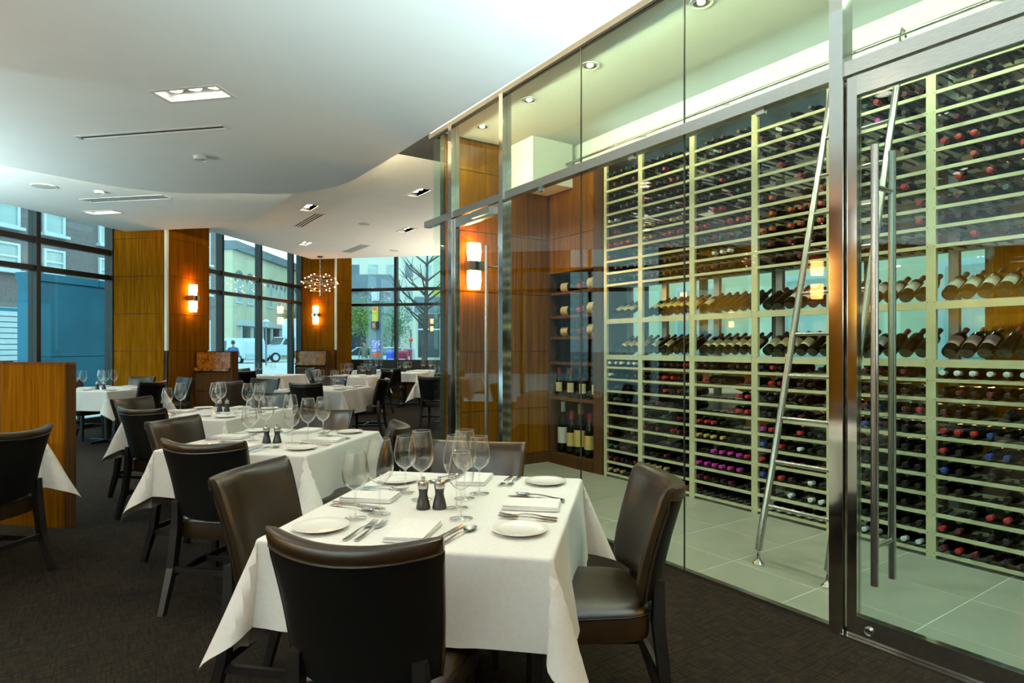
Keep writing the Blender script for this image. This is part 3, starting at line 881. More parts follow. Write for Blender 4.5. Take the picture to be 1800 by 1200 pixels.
for k in range(3):
    T = Matrix.Translation((CX0 + 0.10 + (k % 2) * 0.12, YO - 0.02 - k * 0.06, 1.181 + 0.045)) @ Matrix.Rotation(R(90), 4, 'X')
    put_bottle(T, 'dark', None, '%s dark bottle lying on the low cabinet shelf above the standing bottles' % ['front', 'rear', 'right'][k], 'bottles in the wood cabinet', 1.15, 1.2)

# ---------------------------------------------------------------- ladder and its rail
lr = thing('ladder_rail', 'thin steel rail with brackets under the wine room bulkhead', 'rail')
MB().tube([(4.30, -0.9, 3.36), (4.30, 5.28, 3.36)], 0.013, 10).build('rail', 'steel', lr, True)
for k in range(7):
    MB().tube([(4.30, -0.5 + k * 0.95, 3.36), (4.46, -0.5 + k * 0.95, 3.41)], 0.009, 8).build('bracket', 'steel', lr, True)
ld = thing('library_ladder', 'brushed steel ladder leaning against the wine rack', 'ladder')
P0, P1 = Vector((3.385, 0, 0.03)), Vector((4.255, 0, 3.20))
for y, nm in ((2.30, 'side_rail'), (1.865, 'side_rail')):
    top = P1 + Vector((0.045, y, 0.16))
    path = [P0 + Vector((0.012, y, 0.07)), P0.lerp(P1, 0.08) + Vector((-0.01, y, 0)), P0.lerp(P1, 0.16) + Vector((0, y, 0)), P1 + Vector((0, y, 0))]
    MB().tube(path, 0.021, 12).build(nm, 'steel', ld, True)
    MB().lathe([(0, 0.0), (0.036, 0.0), (0.036, 0.008), (0.022, 0.02), (0.012, 0.035), (0.011, 0.085), (0, 0.085)], 16, T=Matrix.Translation((P0.x + 0.012, y, 0.011))).build('foot', 'chrome', ld, True)
    hk = [P1 + Vector((0, y, -0.02)), P1 + Vector((-0.01, y, 0.12)), P1 + Vector((0.02, y, 0.185)), P1 + Vector((0.06, y, 0.18)), P1 + Vector((0.075, y, 0.14))]
    MB().tube(hk, 0.008, 8).build('hook', 'chrome', ld, True)
for k in range(11):
    t = 0.105 + k * 0.0845
    c = P0.lerp(P1, t)
    MB().tube([(c.x, 1.865, c.z), (c.x, 2.30, c.z)], 0.0125, 10).build('rung', 'steel', ld, True)
# wine-room downlights
def make_down():
    root = tag(link('downlight', None), None, 'downlight')
    MB().lathe([(0.052, -0.001), (0.075, -0.008), (0.078, -0.004), (0.078, 0.0)], 24, cap=False).build('trim_ring', 'white_metal', root, True)
    MB().lathe([(0.0, -0.0015), (0.040, -0.0015), (0.052, -0.006)], 24, cap=False).build('reflector', 'chrome', root, True)
    MB().lathe([(0.0, -0.012), (0.020, -0.010), (0.026, -0.003)], 16, cap=False).build('lamp', 'bulb', root, True)
    return root
DN = ['farthest wine room downlight, above the narrow glass door', 'second wine room downlight from the far door', 'third wine room downlight from the far door', 'wine room downlight cut by the top of the picture']
for k, y in enumerate((5.38, 4.56, 3.73, 2.64, 1.6, 0.5)):
    first_or_dup(STORE, 'down', make_down, (3.28, y, 3.599), 0, (DN + ['wine room downlight above the picture, by the framed door', 'wine room downlight above the picture, nearest the camera'])[k], 'wine room downlights')
for k, (x, y) in enumerate(((3.95, 0.9), (3.95, -0.2), (3.95, 1.9))):  # extra unseen downlights, added to brighten the floor behind the framed door
    first_or_dup(STORE, 'down', make_down, (x, y, 3.599), 0, 'added wine room downlight close to the rack above the picture, %s' % ['middle', 'nearest', 'farthest'][k], 'wine room downlights')

# ================================================================ FURNITURE
def make_chair():
    root = tag(link('dining_chair', None), None, 'chair')
    # seat: rounded cushion
    ol = []
    for k in range(32):
        an = 2 * PI * k / 32
        c, s = math.cos(an), math.sin(an)
        x = math.copysign(abs(c) ** 0.42, c); y = math.copysign(abs(s) ** 0.42, s)
        w = 0.222 + 0.014 * y
        ol.append((x * w, y * 0.222 + 0.005))
    def rings(spec, mat, name, parent):
        mb = MB(); vs = []; fs = []
        n = len(ol)
        for sc_, z in spec:
            vs += [(x * sc_, y * sc_, z) for x, y in ol]
        for r in range(len(spec) - 1):
            for k in range(n):
                fs.append((r * n + k, r * n + (k + 1) % n, (r + 1) * n + (k + 1) % n, (r + 1) * n + k))
        fs.append(tuple(reversed(range(n))))
        fs.append(tuple((len(spec) - 1) * n + k for k in range(n)))
        mb.add(vs, fs)
        return mb.build(name, mat, parent, True)
    st = rings([(0.94, 0.360), (0.99, 0.366), (1.0, 0.38), (1.0, 0.445), (0.985, 0.458), (0.93, 0.474), (0.80, 0.483), (0.4, 0.487)], 'leather', 'seat', root)
    MB().tube([(x * 1.002, y * 1.002, 0.449) for x, y in ol], 0.004, 6, closed=True).build('seat_piping', 'leather_dark', st, True)
    # curved backrest: leather front rolling over the top, dark rear panel inside the piping
    NU = 19
    us = [0.5 - 0.5 * math.cos(PI * i / (NU - 1)) for i in range(NU)]
    def mid(u, v):
        e = 2 * u - 1
        w = 0.425 + 0.055 * v
        y = -0.255 - 0.02 * v - 0.075 * abs(v) ** 1.6 + 0.085 * e * e
        z = 0.500 + 0.385 * v - 0.016 * (1 - e * e) * v - 0.022 * (1 - v) * (1 - e * e)
        return Vector((e * w / 2, y, z))
    def skin(prof, name, mat):
        vs, fs = [], []
        n = len(prof)
        for u in us:
            e = abs(2 * u - 1)
            k = max(0.0, 1 - e ** 14) ** 0.45
            for v, off in prof:
                p_ = mid(u, v)
                vs.append((p_.x, p_.y + off * k, p_.z))
        for i in range(NU - 1):
            for j in range(n - 1):
                fs.append((i * n + j, (i + 1) * n + j, (i + 1) * n + j + 1, i * n + j + 1))
        return MB().add(vs, fs).build(name, mat, root, True)
    skin([(0.895, -0.020), (0.93, -0.021), (0.965, -0.018), (0.992, -0.009), (1.004, 0.006), (1.004, 0.024), (0.99, 0.040), (0.96, 0.049), (0.90, 0.052), (0.75, 0.050), (0.55, 0.050), (0.35, 0.051), (0.18, 0.050), (0.07, 0.044), (0.015, 0.030), (0.0, 0.010), (0.0, -0.010)], 'backrest', 'leather')
    skin([(0.0, -0.010), (0.01, -0.016), (0.10, -0.020), (0.30, -0.021), (0.55, -0.021), (0.75, -0.021), (0.87, -0.020), (0.895, -0.0195)], 'back_panel', 'leather_dark')
    def seam(u, v):
        e = abs(2 * u - 1); p_ = mid(u, v)
        return (p_.x, p_.y - 0.021 * max(0.0, 1 - e ** 14) ** 0.45, p_.z)
    edge = [seam(0.004, v / 10) for v in range(9)] + [seam(u / 24, 0.897) for u in range(0, 25)] + [seam(0.996, 0.8 - v / 10) for v in range(9)]
    MB().tube(edge, 0.0042, 6).build('back_piping', 'leather', root, True)
    for s in (-1, 1):
        lg = MB()
        pts = [(s * 0.190, -0.315, 0.0), (s * 0.184, -0.250, 0.22), (s * 0.176, -0.228, 0.42), (s * 0.170, -0.232, 0.56)]
        for k in range(3):
            wds = [0.030, 0.038, 0.042, 0.034]
            lg.bar(pts[k], pts[k + 1], wds[k], wds[k], up=(1, 0, 0), w2=wds[k + 1], h2=wds[k + 1])
        l1 = lg.build('leg', 'ebony', root)
        MB().lathe([(0.013, -0.0), (0.013, 0.006), (0, 0.006)], 10, T=Matrix.Translation((s * 0.190, -0.315, 0))).build('glide', 'steel', l1)
        l2 = MB().bar((s * 0.186, 0.188, 0.0), (s * 0.180, 0.180, 0.365), 0.028, 0.028, up=(1, 0, 0), w2=0.042, h2=0.042).build('leg', 'ebony', root)
        MB().lathe([(0.013, 0.0), (0.013, 0.006), (0, 0.006)], 10, T=Matrix.Translation((s * 0.186, 0.188, 0))).build('glide', 'steel', l2)
        MB().bar((s * 0.184, -0.255, 0.19), (s * 0.184, 0.184, 0.19), 0.018, 0.03).build('stretcher', 'ebony', root)
    MB().bar((-0.182, -0.250, 0.215), (0.182, -0.250, 0.215), 0.018, 0.03).build('stretcher', 'ebony', root)
    MB().bar((-0.185, 0.0, 0.19), (0.185, 0.0, 0.19), 0.018, 0.026).build('stretcher', 'ebony', root)
    return root
# chair list: a, b of the seat centre is derived from the top of its backrest
def chair(ta, tb, face, label, turn=0.0, group='dark leather dining chairs'):
    rz = {'A': RZ_A, 'NA': RZ_NA, 'B': RZ_B, 'NB': RZ_NB}[face] + R(turn)
    f = Vector((-math.sin(rz), math.cos(rz), 0))
    pos = AB(ta, tb) + f * 0.275
    return first_or_dup(STORE, 'chair', make_chair, (pos.x, pos.y, 0), rz, label, group)
chair(1.44, -0.69, 'A', 'dark leather chair in the foreground seen from behind, cut by the bottom edge')
chair(2.33, 0.10, 'NB', 'brown leather chair at the right of the front table beside the glass wall', 12)
chair(2.99, -0.74, 'NA', 'brown leather chair on the far side of the front table')
chair(2.18, -1.47, 'B', 'brown leather chair at the left side of the front table')
chair(2.75, -2.12, 'A', 'dark leather chair seen from behind at the near side of the second table')
chair(3.56, -1.40, 'NB', 'leather chair with a rolled top edge between the first and second tables', 22)
chair(4.33, -2.27, 'NA', 'brown leather chair on the far side of the second table')
chair(3.57, -2.97, 'B', 'brown leather chair at the left side of the second table')
chair(4.17, -3.75, 'A', 'dark leather chair seen from behind at the near side of the third table', -8)
chair(4.96, -4.56, 'B', 'brown leather chair at the left side of the third table')
chair(5.88, -3.71, 'NA', 'brown leather chair on the far side of the third table')
chair(2.95, -3.46, 'NB', 'dark leather chair cut by the left edge, in front of the waist-high partition', 4)
chair(7.48, -4.22, 'A', 'dark leather chair seen from behind in the middle of the room')
chair(8.75, -3.64, 'NB', 'dark leather chair at the right of the middle table, seen side-on', 10)
chair(8.45, -5.40, 'NA', 'low-showing brown chair left of the middle table glasses')
chair(7.52, -5.38, 'B', 'dark chair left of the middle table, in line with the granite partition', -10)
chair(9.35, -4.75, 'NA', 'brown leather chair on the far side of the middle table')
chair(9.66, -3.20, 'A', 'dark leather chair seen from behind beside the far end of the glass wall')
chair(11.45, -3.10, 'NA', 'brown chair on the far side of the table at the end of the glass wall')
chair(11.75, -4.80, 'NB', 'dark chair between the middle table and the far tables')
chair(11.80, -6.45, 'B', 'brown chair left of the far centre table', 6)
chair(11.05, -7.55, 'A', 'dark chair seen from behind beside the granite partition, near the white truck')
chair(12.30, -8.45, 'B', 'dark chair against the windows below the white truck')
chair(12.95, -5.24, 'A', 'dark chair seen from behind in front of the far banquette')
chair(13.85, -4.35, 'NB', 'brown chair near the far banquette at the end of the glass wall')
chair(13.10, -7.35, 'NA', 'dark chair on the far side of the window table')
chair(14.2, -6.35, 'NA', 'brown chair at the far banquette in front of the corner column', 14)
chair(7.45, -6.47, 'NB', 'dark chair at the right of the table by the teal windows')
chair(8.62, -7.68, 'NA', 'dark chair in front of the wide column, left of its light strip')
chair(8.66, -6.92, 'NA', 'dark chair in front of the wide column, right of its light strip', -25)
chair(7.75, -8.22, 'B', 'dark chair behind the glasses at the teal windows')

# ---------------------------------------------------------------- tables and cloths
def drape(hx, hy, ox, oy, seed, nseg=18):
    rs = random.Random(seed)
    ph = [rs.uniform(0, 6.28) for _ in range(8)]
    flare = [rs.uniform(0.36, 0.52) for _ in range(4)]
    rr = 0.012
    def axis(h, o):
        inner = [-h + 2 * h * k / nseg for k in range(nseg + 1)]
        outer = [h + 0.006, h + 0.012, h + 0.019] + [h + 0.019 + (o - 0.019) * k / 9 for k in range(1, 10)]
        return [-x for x in reversed(outer)] + inner + outer
    def prof(e, f):
        arc = rr * PI / 2
        if e < arc:
            return rr * math.sin(e / rr), -(rr - rr * math.cos(e / rr))
        r = e - arc
        return rr + r * math.sin(f), -rr - r * math.cos(f)
    X, Y = axis(hx, ox), axis(hy, oy)
    vs, fs = [], []
    for y in Y:
        for x in X:
            ex, ey = max(abs(x) - hx, 0), max(abs(y) - hy, 0)
            sx, sy = (1 if x > 0 else -1), (1 if y > 0 else -1)
            bx, by = max(-hx, min(hx, x)), max(-hy, min(hy, y))
            if ex == 0 and ey == 0:
                z = 0.0008 * math.sin(7 * x + ph[0]) * math.cos(9 * y + ph[1])
                vs.append((x, y, z)); continue
            if ex > 0 and ey > 0:
                ci = (0 if sx > 0 else 1) + (0 if sy > 0 else 2)
                rho = math.hypot(ex, ey); phi = math.atan2(ey, ex)
                k = math.sin(2 * phi)
                f = 0.05 + (flare[ci] - 0.05) * k ** 1.3
                t = phi / (PI / 2)
                t2 = t * t * t * (t * (6 * t - 15) + 10)
                t2 = t2 * t2 * (3 - 2 * t2)
                psi = t2 * PI / 2
                out, z = prof(rho, f)
                vs.append((bx + sx * out * math.cos(psi), by + sy * out * math.sin(psi), z))
            elif ex > 0:
                u = y / hy
                side = 0 if sx > 0 else 1
                edge = abs(u) ** 5
                f = 0.07 + 0.055 * math.sin(5.0 * u + ph[2 + side]) * (1 - edge) + 0.03 * math.sin(11 * u + ph[4]) * (1 - edge)
                out, z = prof(ex, f)
                vs.append((bx + sx * out, y, z))
            else:
                u = x / hx
                side = 0 if sy > 0 else 1
                edge = abs(u) ** 5
                f = 0.07 + 0.055 * math.sin(5.0 * u + ph[5 + side]) * (1 - edge) + 0.03 * math.sin(11 * u + ph[7]) * (1 - edge)
                out, z = prof(ey, f)
                vs.append((x, by + sy * out, z))
    # soft irregular wrinkles in the hanging part
    for i, (x, y, z) in enumerate(vs):
        if z < -0.012:
            q = noise.noise(Vector((x * 5.5 + seed, y * 5.5, z * 4.0)))
            q2 = noise.noise(Vector((x * 14 + seed, y * 14, z * 9.0)))
            k = min(1.0, -z / 0.12)
            d = Vector((x / hx, y / hy, 0)); d.normalize()
            corner = abs(x) > hx * 0.96 and abs(y) > hy * 0.96
            s = 0.010 * q * k if corner else (0.020 * q + 0.004 * q2) * k
            vs[i] = (x + d.x * s, y + d.y * s, z)
    n = len(X)
    for j in range(len(Y) - 1):
        for i in range(n - 1):
            fs.append((j * n + i, j * n + i + 1, (j + 1) * n + i + 1, (j + 1) * n + i))
    return MB().add(vs, fs)
ZT = 0.755
def table(a, b, hx, hy, where, seed, ox=0.345, oy=0.27):
    root = thing('dining_table', 'pedestal dining table under the white cloth, %s' % where, 'table', AB(a, b), R(-45), 'dining tables')
    MB().box(-hx, hx, -hy, hy, ZT - 0.035, ZT - 0.003).build('tabletop', 'wood_dark', root)
    MB().lathe([(0.04, 0.03), (0.04, ZT - 0.05), (0.12, ZT - 0.04), (0.12, ZT - 0.035)], 14).build('pedestal', 'ebony', root, True)
    mb = MB()
    mb.bar((-0.30, 0, 0.02), (0.30, 0, 0.02), 0.07, 0.03); mb.bar((0, -0.30, 0.02), (0, 0.30, 0.02), 0.07, 0.03)
    mb.build('foot_cross', 'ebony', root)['kind'] = 'stuff'
    c = drape(hx, hy, ox, oy, seed).build('tablecloth', 'cloth', None, True, AB(a, b, ZT), R(-45))
    tag(c, 'white linen tablecloth hanging in points, %s' % where, 'tablecloth', 'white tablecloths')
    return root
TAB = {
    1: (2.27, -0.68, 0.455, 0.53, 'front one beside the glass wall'),
    2: (3.62, -2.23, 0.47, 0.50, 'second one from the camera'),
    3: (5.00, -3.72, 0.47, 0.50, 'third one in the diagonal row'),
    0: (3.03, -4.40, 0.475, 0.475, 'at the left edge'),
    4: (8.30, -4.35, 0.50, 0.50, 'middle of the room'),
    5: (11.90, -5.60, 0.47, 0.47, 'far centre'),
    6: (10.50, -3.12, 0.47, 0.47, 'far end of the glass wall'),
    7: (7.60, -7.37, 0.475, 0.50, 'by the teal windows'),
    8: (12.10, -7.55, 0.47, 0.47, 'by the truck window'),
    9: (15.2, -6.55, 0.45, 0.40, 'far banquette, left'),
    10: (15.2, -5.10, 0.45, 0.40, 'far banquette, right'),
    11: (13.75, -5.22, 0.45, 0.42, 'in front of the far banquette'),
}
for k, (a, b, hx, hy, w) in TAB.items():
    table(a, b, hx, hy, w, 20 + k, *((0.36, 0.36) if k == 0 else (0.345, 0.27) if k < 9 else (0.22, 0.20)))

# ---------------------------------------------------------------- tableware
BOWL_BIG = [(0.004, 0.108), (0.012, 0.112), (0.028, 0.124), (0.040, 0.142), (0.0465, 0.165), (0.0470, 0.185), (0.0440, 0.215), (0.0385, 0.245), (0.0340, 0.268)]
BOWL_SML = [(0.004, 0.098), (0.011, 0.101), (0.026, 0.111), (0.037, 0.127), (0.0425, 0.148), (0.0425, 0.165), (0.0395, 0.190), (0.0350, 0.215), (0.0320, 0.232)]
def glass_parts(bowl):
    bowl = [(r * 1.07 if z > 0.115 else r, z) for r, z in bowl]
    inner = [(max(r - 0.0012, 0.0), z + 0.0012) for r, z in bowl[1:]]
    rim = [(bowl[-1][0] - 0.0004, bowl[-1][1] + 0.0009)]
    bm_ = MB().lathe(bowl + rim + list(reversed(inner)) + [(0.0, inner[0][1] - 0.001)], 28, cap=False)
    zb = bowl[0][1]
    sm = MB().lathe([(0.006, 0.005), (0.0042, 0.012), (0.0036, 0.03), (0.0034, zb * 0.7), (0.0045, zb - 0.004), (0.009, zb + 0.002)], 12, cap=False)
    ft = MB().lathe([(0.0385, 0.0), (0.040, 0.0012), (0.038, 0.002), (0.020, 0.0035), (0.006, 0.0065)], 28, cap=False)
    return bm_, sm, ft
def maker_glass(bowl):
    def mk():
        root = tag(link('wine_glass', None), None, 'wine glass')
        bm_, sm, ft = glass_parts(bowl)
        bm_.build('bowl', 'glassware', root, True); sm.build('stem', 'glassstem', root, True); ft.build('foot', 'glassstem', root, True)
        rr_, rz_ = bowl[-1][0] * 1.07, bowl[-1][1]
        MB().tube([(rr_ * math.cos(2 * PI * k / 28), rr_ * math.sin(2 * PI * k / 28), rz_) for k in range(28)], 0.0010, 5, closed=True).build('rim', 'glassstem', root, True)
        return root
    return mk
def maker_glass_far():
    bm_, sm, ft = glass_parts(BOWL_BIG)
    mb = MB()
    mb.lathe(BOWL_BIG, 14, cap=False)
    mb.lathe([(0.0385, 0.0), (0.020, 0.0035), (0.006, 0.0065), (0.0036, 0.03), (0.0034, 0.08), (0.009, 0.11)], 12, cap=False)
    return tag(mb.build('wine_glass', 'glassware', None, True), None, 'wine glass')
def put(key, mk, a, b, rz, label, group, z=ZT + 0.0015):
    v = AB(a, b, z)
    return first_or_dup(STORE, key, mk, v, rz, label, group)
G1 = [(1.997, -0.936, 'S', 'short wide wine glass nearest the left, at the front table edge by the forks'), (2.06, -0.873, 'B', 'large wine glass second from left on the front table'),
      (2.385, -0.900, 'S', 'smaller wine glass left of the mills at the back of the front table'), (2.296, -0.800, 'B', 'tall wine glass directly behind the left mill on the front table'),
      (2.20, -0.630, 'B', 'tall wine glass just right of the right mill on the front table'), (2.066, -0.576, 'S', 'small wine glass nearest the camera, right of the mills on the front table'),
      (2.432, -0.602, 'S', 'rightmost wine glass on the front table'), (2.345, -0.640, 'B', 'tall wine glass at the back, behind the two glasses right of the mills')]
for a, b, k, l in G1:
    put('glass' + k, maker_glass(BOWL_BIG if k == 'B' else BOWL_SML), a, b, random.random(), l, 'wine glasses on the front table')
REL = [(-0.27, -0.256, 'S'), (-0.21, -0.19, 'B'), (0.106, -0.214, 'S'), (0.026, -0.135, 'B'), (-0.07, 0.04, 'B'), (-0.20, 0.104, 'S'), (0.16, 0.08, 'S'), (0.075, 0.04, 'B')]
POSN = ['nearest left', 'second from the left', 'back left', 'behind the mills, left', 'just right of the mills', 'front right', 'far right', 'behind the mills, right']
G2 = [(3.42, -2.30, 'S'), (3.55, -2.36, 'B'), (3.72, -2.38, 'B'), (3.50, -2.06, 'S'), (3.62, -2.02, 'B'), (3.82, -2.02, 'S'), (3.74, -1.98, 'B'), (3.85, -2.28, 'B')]
for i, (a, b, k) in enumerate(G2):
    put('glass' + k, maker_glass(BOWL_BIG), a, b, random.random(), 'wine glass on the second table, %s' % ['nearest left beside the mills', 'second from left', 'third from left, farther back', 'nearest right in front of the mills', 'tall one behind the front right glass', 'rightmost', 'second from the right at the back', 'farthest back in the middle'][i], 'wine glasses on the second table')
G3 = [(4.78, -4.02, 'S'), (4.92, -4.00, 'B'), (5.02, -3.72, 'B'), (4.90, -3.62, 'S'), (5.18, -3.78, 'B'), (5.05, -3.30, 'B'), (5.00, -3.38, 'B'), (5.14, -3.36, 'S')]
for i, (a, b, k) in enumerate(G3):
    put('glass' + k, maker_glass(BOWL_BIG), a, b, random.random(), 'wine glass on the third table, %s' % ['leftmost', 'second from left', 'in front of the mills', 'beside the mills, smaller', 'behind the mills', 'large one near the right end', 'nearest of the right pair', 'rightmost'][i], 'wine glasses on the third table')
LR = ['leftmost', 'second from left', 'third from left', 'fourth from left', 'fifth from left', 'sixth from left', 'seventh from left', 'eighth from left']
def far_glasses(a, b, n, w, turn=0, swap=False):
    spots = []
    for i in range(n):
        da, db, _ = REL[(i + turn) % 8]
        if swap: da, db = db * 1.2, -da * 1.3
        aa, bb_ = a + da, b + db
        spots.append(((0.189 * aa + 0.982 * bb_) / (0.982 * aa - 0.189 * bb_), aa, bb_))
    for i, (_, aa, bb_) in enumerate(sorted(spots)):
        put('glassF', maker_glass_far, aa, bb_, 0, 'clear wine glass, %s on the white-clothed table, %s' % (LR[i], w), 'wine glasses, ' + w)
for t, n in ((7, 7), (4, 8), (5, 7), (6, 6), (8, 6), (9, 6), (10, 6), (11, 5), (0, 4)):
    far_glasses(TAB[t][0], TAB[t][1], n, TAB[t][4], t, t in (4, 5))

def make_mill():
    root = tag(link('pepper_mill', None), None, 'pepper mill')
    MB().lathe([(0, 0), (0.0255, 0.0), (0.0265, 0.004), (0.0225, 0.024), (0.0155, 0.052), (0.0165, 0.064), (0.0190, 0.074), (0, 0.074)], 22).build('body', 'mill', root, True)
    MB().lathe([(0.0195, 0.0745), (0.0205, 0.078), (0.0205, 0.094), (0.0185, 0.100), (0.004, 0.103)], 22).build('cap', 'steel', root, True)
    MB().lathe([(0.004, 0.102), (0.005, 0.105), (0.0075, 0.110), (0.0068, 0.116), (0, 0.119)], 14).build('knob', 'steel', root, True)
    return root
for a, b, l in ((2.172, -0.750, 'left black mill with steel cap on the front table'), (2.186, -0.692, 'right black mill with steel cap on the front table'),
                (3.47, -2.215, 'left black mill on the second table'), (3.49, -2.155, 'right black mill on the second table'),
                (5.08, -3.72, 'left black mill on the third table'), (5.10, -3.66, 'right black mill on the third table'), (7.42, -7.36, 'left black mill on the table by the teal windows'), (7.46, -7.29, 'right black mill on the table by the teal windows')):
    put('mill', make_mill, a, b, 0, l, 'pepper and salt mills')
def make_plate():
    o = MB().lathe([(0.0, 0.002), (0.050, 0.0015), (0.055, 0.0), (0.058, 0.001), (0.070, 0.006), (0.0895, 0.0125), (0.0905, 0.0140), (0.0885, 0.0145), (0.070, 0.0085), (0.056, 0.0045), (0.0, 0.0042)], 36, cap=False).build('side_plate', 'china', None, True)
    return tag(o, None, 'plate')
def strip(mb, rows, th):
    """rows of (y, half width, z): a flat bar of changing width"""
    vs, fs = [], []
    for y, w, z in rows:
        vs += [(-w, y, z), (w, y, z), (w, y, z + th), (-w, y, z + th)]
    for k in range(len(rows) - 1):
        o = 4 * k
        for i in range(4):
            fs.append((o + i, o + (i + 1) % 4, o + 4 + (i + 1) % 4, o + 4 + i))
    fs.append((3, 2, 1, 0)); e = 4 * (len(rows) - 1); fs.append((e, e + 1, e + 2, e + 3))
    return mb.add(vs, fs)
HANDLE = [(-0.105, 0.0065, 0.001), (-0.098, 0.0085, 0.001), (-0.06, 0.0065, 0.003), (-0.02, 0.0035, 0.008), (0.01, 0.003, 0.009)]
def make_fork():
    root = tag(link('fork', None), None, 'fork')
    strip(MB(), HANDLE + [(0.03, 0.0035, 0.006)], 0.0025).build('handle', 'cutlery', root, True)
    mb = MB(); strip(mb, [(0.028, 0.004, 0.006), (0.038, 0.0105, 0.003), (0.058, 0.0115, 0.002)], 0.002)
    for k in range(4):
        x = -0.0093 + k * 0.0062
        T = Matrix.Translation((x, 0, 0))
        m2 = MB(); strip(m2, [(0.056, 0.0019, 0.002), (0.085, 0.0017, 0.004), (0.103, 0.0010, 0.009)], 0.0018)
        mb.add(m2.v, m2.f, 0, T)
    mb.build('tines', 'cutlery', root, True)
    return root
def make_knife():
    root = tag(link('table_knife', None), None, 'knife')
    strip(MB(), [(-0.115, 0.007, 0.002), (-0.10, 0.0085, 0.002), (-0.04, 0.0075, 0.003), (0.0, 0.0055, 0.003)], 0.005).build('handle', 'cutlery', root, True)
    strip(MB(), [(0.0, 0.005, 0.0045), (0.02, 0.0085, 0.004), (0.09, 0.0095, 0.003), (0.115, 0.006, 0.003), (0.122, 0.001, 0.003)], 0.0014).build('blade', 'cutlery', root, True)
    return root
def make_spoon():
    root = tag(link('spoon', None), None, 'spoon')
    strip(MB(), HANDLE + [(0.045, 0.004, 0.006)], 0.0025).build('handle', 'cutlery', root, True)
    vs, fs = [], []
    n = 16
    for r in range(6):
        rr = r / 5
        for k in range(n):
            an = 2 * PI * k / n
            vs.append((0.019 * rr * math.cos(an), 0.072 + 0.032 * rr * math.sin(an), 0.001 + 0.008 * rr * rr))
    for r in range(5):
        for k in range(n):
            fs.append((r * n + k, r * n + (k + 1) % n, (r + 1) * n + (k + 1) % n, (r + 1) * n + k))
    MB().add(vs, fs).build('spoon_bowl', 'cutlery', root, True)
    return root
def make_napkin():
    root = tag(link('napkin', None), None, 'napkin')
    rs = random.Random(5)
    for k in range(4):
        w, h = 0.065 - 0.001 * k, 0.105 - 0.0015 * k
        vs, fs = [], []
        N, Mq = 6, 8
        for lay in (0, 1):
            for j in range(Mq + 1):
                for i in range(N + 1):
                    x, y = -w + 2 * w * i / N, -h + 2 * h * j / Mq
                    z = 0.001 + k * 0.0042 + lay * 0.0038 + 0.0012 * math.sin(22 * x + k) * math.sin(17 * y + 2 * k)
                    vs.append((x + 0.001 * math.sin(30 * y + k), y, max(z, 0.0008)))
        c = (N + 1) * (Mq + 1)
        for j in range(Mq):
            for i in range(N):
                q = (j * (N + 1) + i, j * (N + 1) + i + 1, (j + 1) * (N + 1) + i + 1, (j + 1) * (N + 1) + i)
                fs.append(tuple(reversed(q))); fs.append(tuple(x + c for x in q))
        per = [i for i in range(N + 1)] + [j * (N + 1) + N for j in range(1, Mq + 1)] + [Mq * (N + 1) + i for i in range(N - 1, -1, -1)] + [j * (N + 1) for j in range(Mq - 1, 0, -1)]
        for i in range(len(per)):
            p1, p2 = per[i], per[(i + 1) % len(per)]
            fs.append((p1, p2, p2 + c, p1 + c))
        MB().add(vs, fs).build('fold', 'napkin', root, True)
    return root
SIDES = {'near': (RZ_A, 'A'), 'far': (RZ_NA, 'NA'), 'left': (RZ_B, 'B'), 'right': (RZ_NB, 'NB')}
def setting(t, side, full=True):
    a, b, hx, hy, w = TAB[t]
    ea, eb = {'near': (a - hy, b), 'far': (a + hy, b), 'left': (a, b - hx), 'right': (a, b + hx)}[side]
    rz = SIDES[side][0]
    c, s = math.cos(rz), math.sin(rz)
    base = AB(ea, eb, 0)
    sh = {1: 'front table', 2: 'second table', 3: 'third table'}.get(t, 'table, ' + w)
    def loc(x, y, z=ZT + 0.0015): return (base.x + c * x - s * y, base.y + s * x + c * y, z)
    P = lambda k, mk, x, y, r, l, g: first_or_dup(STORE, k, mk, loc(x, y), rz + R(r), l, g)
    P('plate', make_plate, -0.315, 0.125, 0, 'white side plate at the %s place of the %s' % (side, sh), 'side plates')
    P('napkin', make_napkin, 0.0, 0.135, 2, 'folded white napkin at the %s place of the %s' % (side, sh), 'folded napkins')
    if full:
        P('fork', make_fork, -0.175, 0.125, -4, 'outer fork at the %s place of the %s' % (side, sh), 'cutlery')
        P('fork', make_fork, -0.140, 0.128, -3, 'inner fork at the %s place of the %s' % (side, sh), 'cutlery')
        P('knife', make_knife, 0.110, 0.135, -12, 'table knife at the %s place of the %s' % (side, sh), 'cutlery')
        P('spoon', make_spoon, 0.150, 0.130, -16, 'spoon at the %s place of the %s' % (side, sh), 'cutlery')
for t in (1, 2, 3):
    for sd in SIDES:
        setting(t, sd)
for t in (4, 7, 5, 6):
    for sd in SIDES:
        setting(t, sd, False)

# tables of the back room, glimpsed between the racked bottles
for a, b, w in ((8.9, 0.99, 'behind the wine rack, nearer'), (10.75, -0.85, 'behind the wine rack, farther')):
    table(a, b, 0.47, 0.47, w, 77)
    far_glasses(a, b, 6, w)

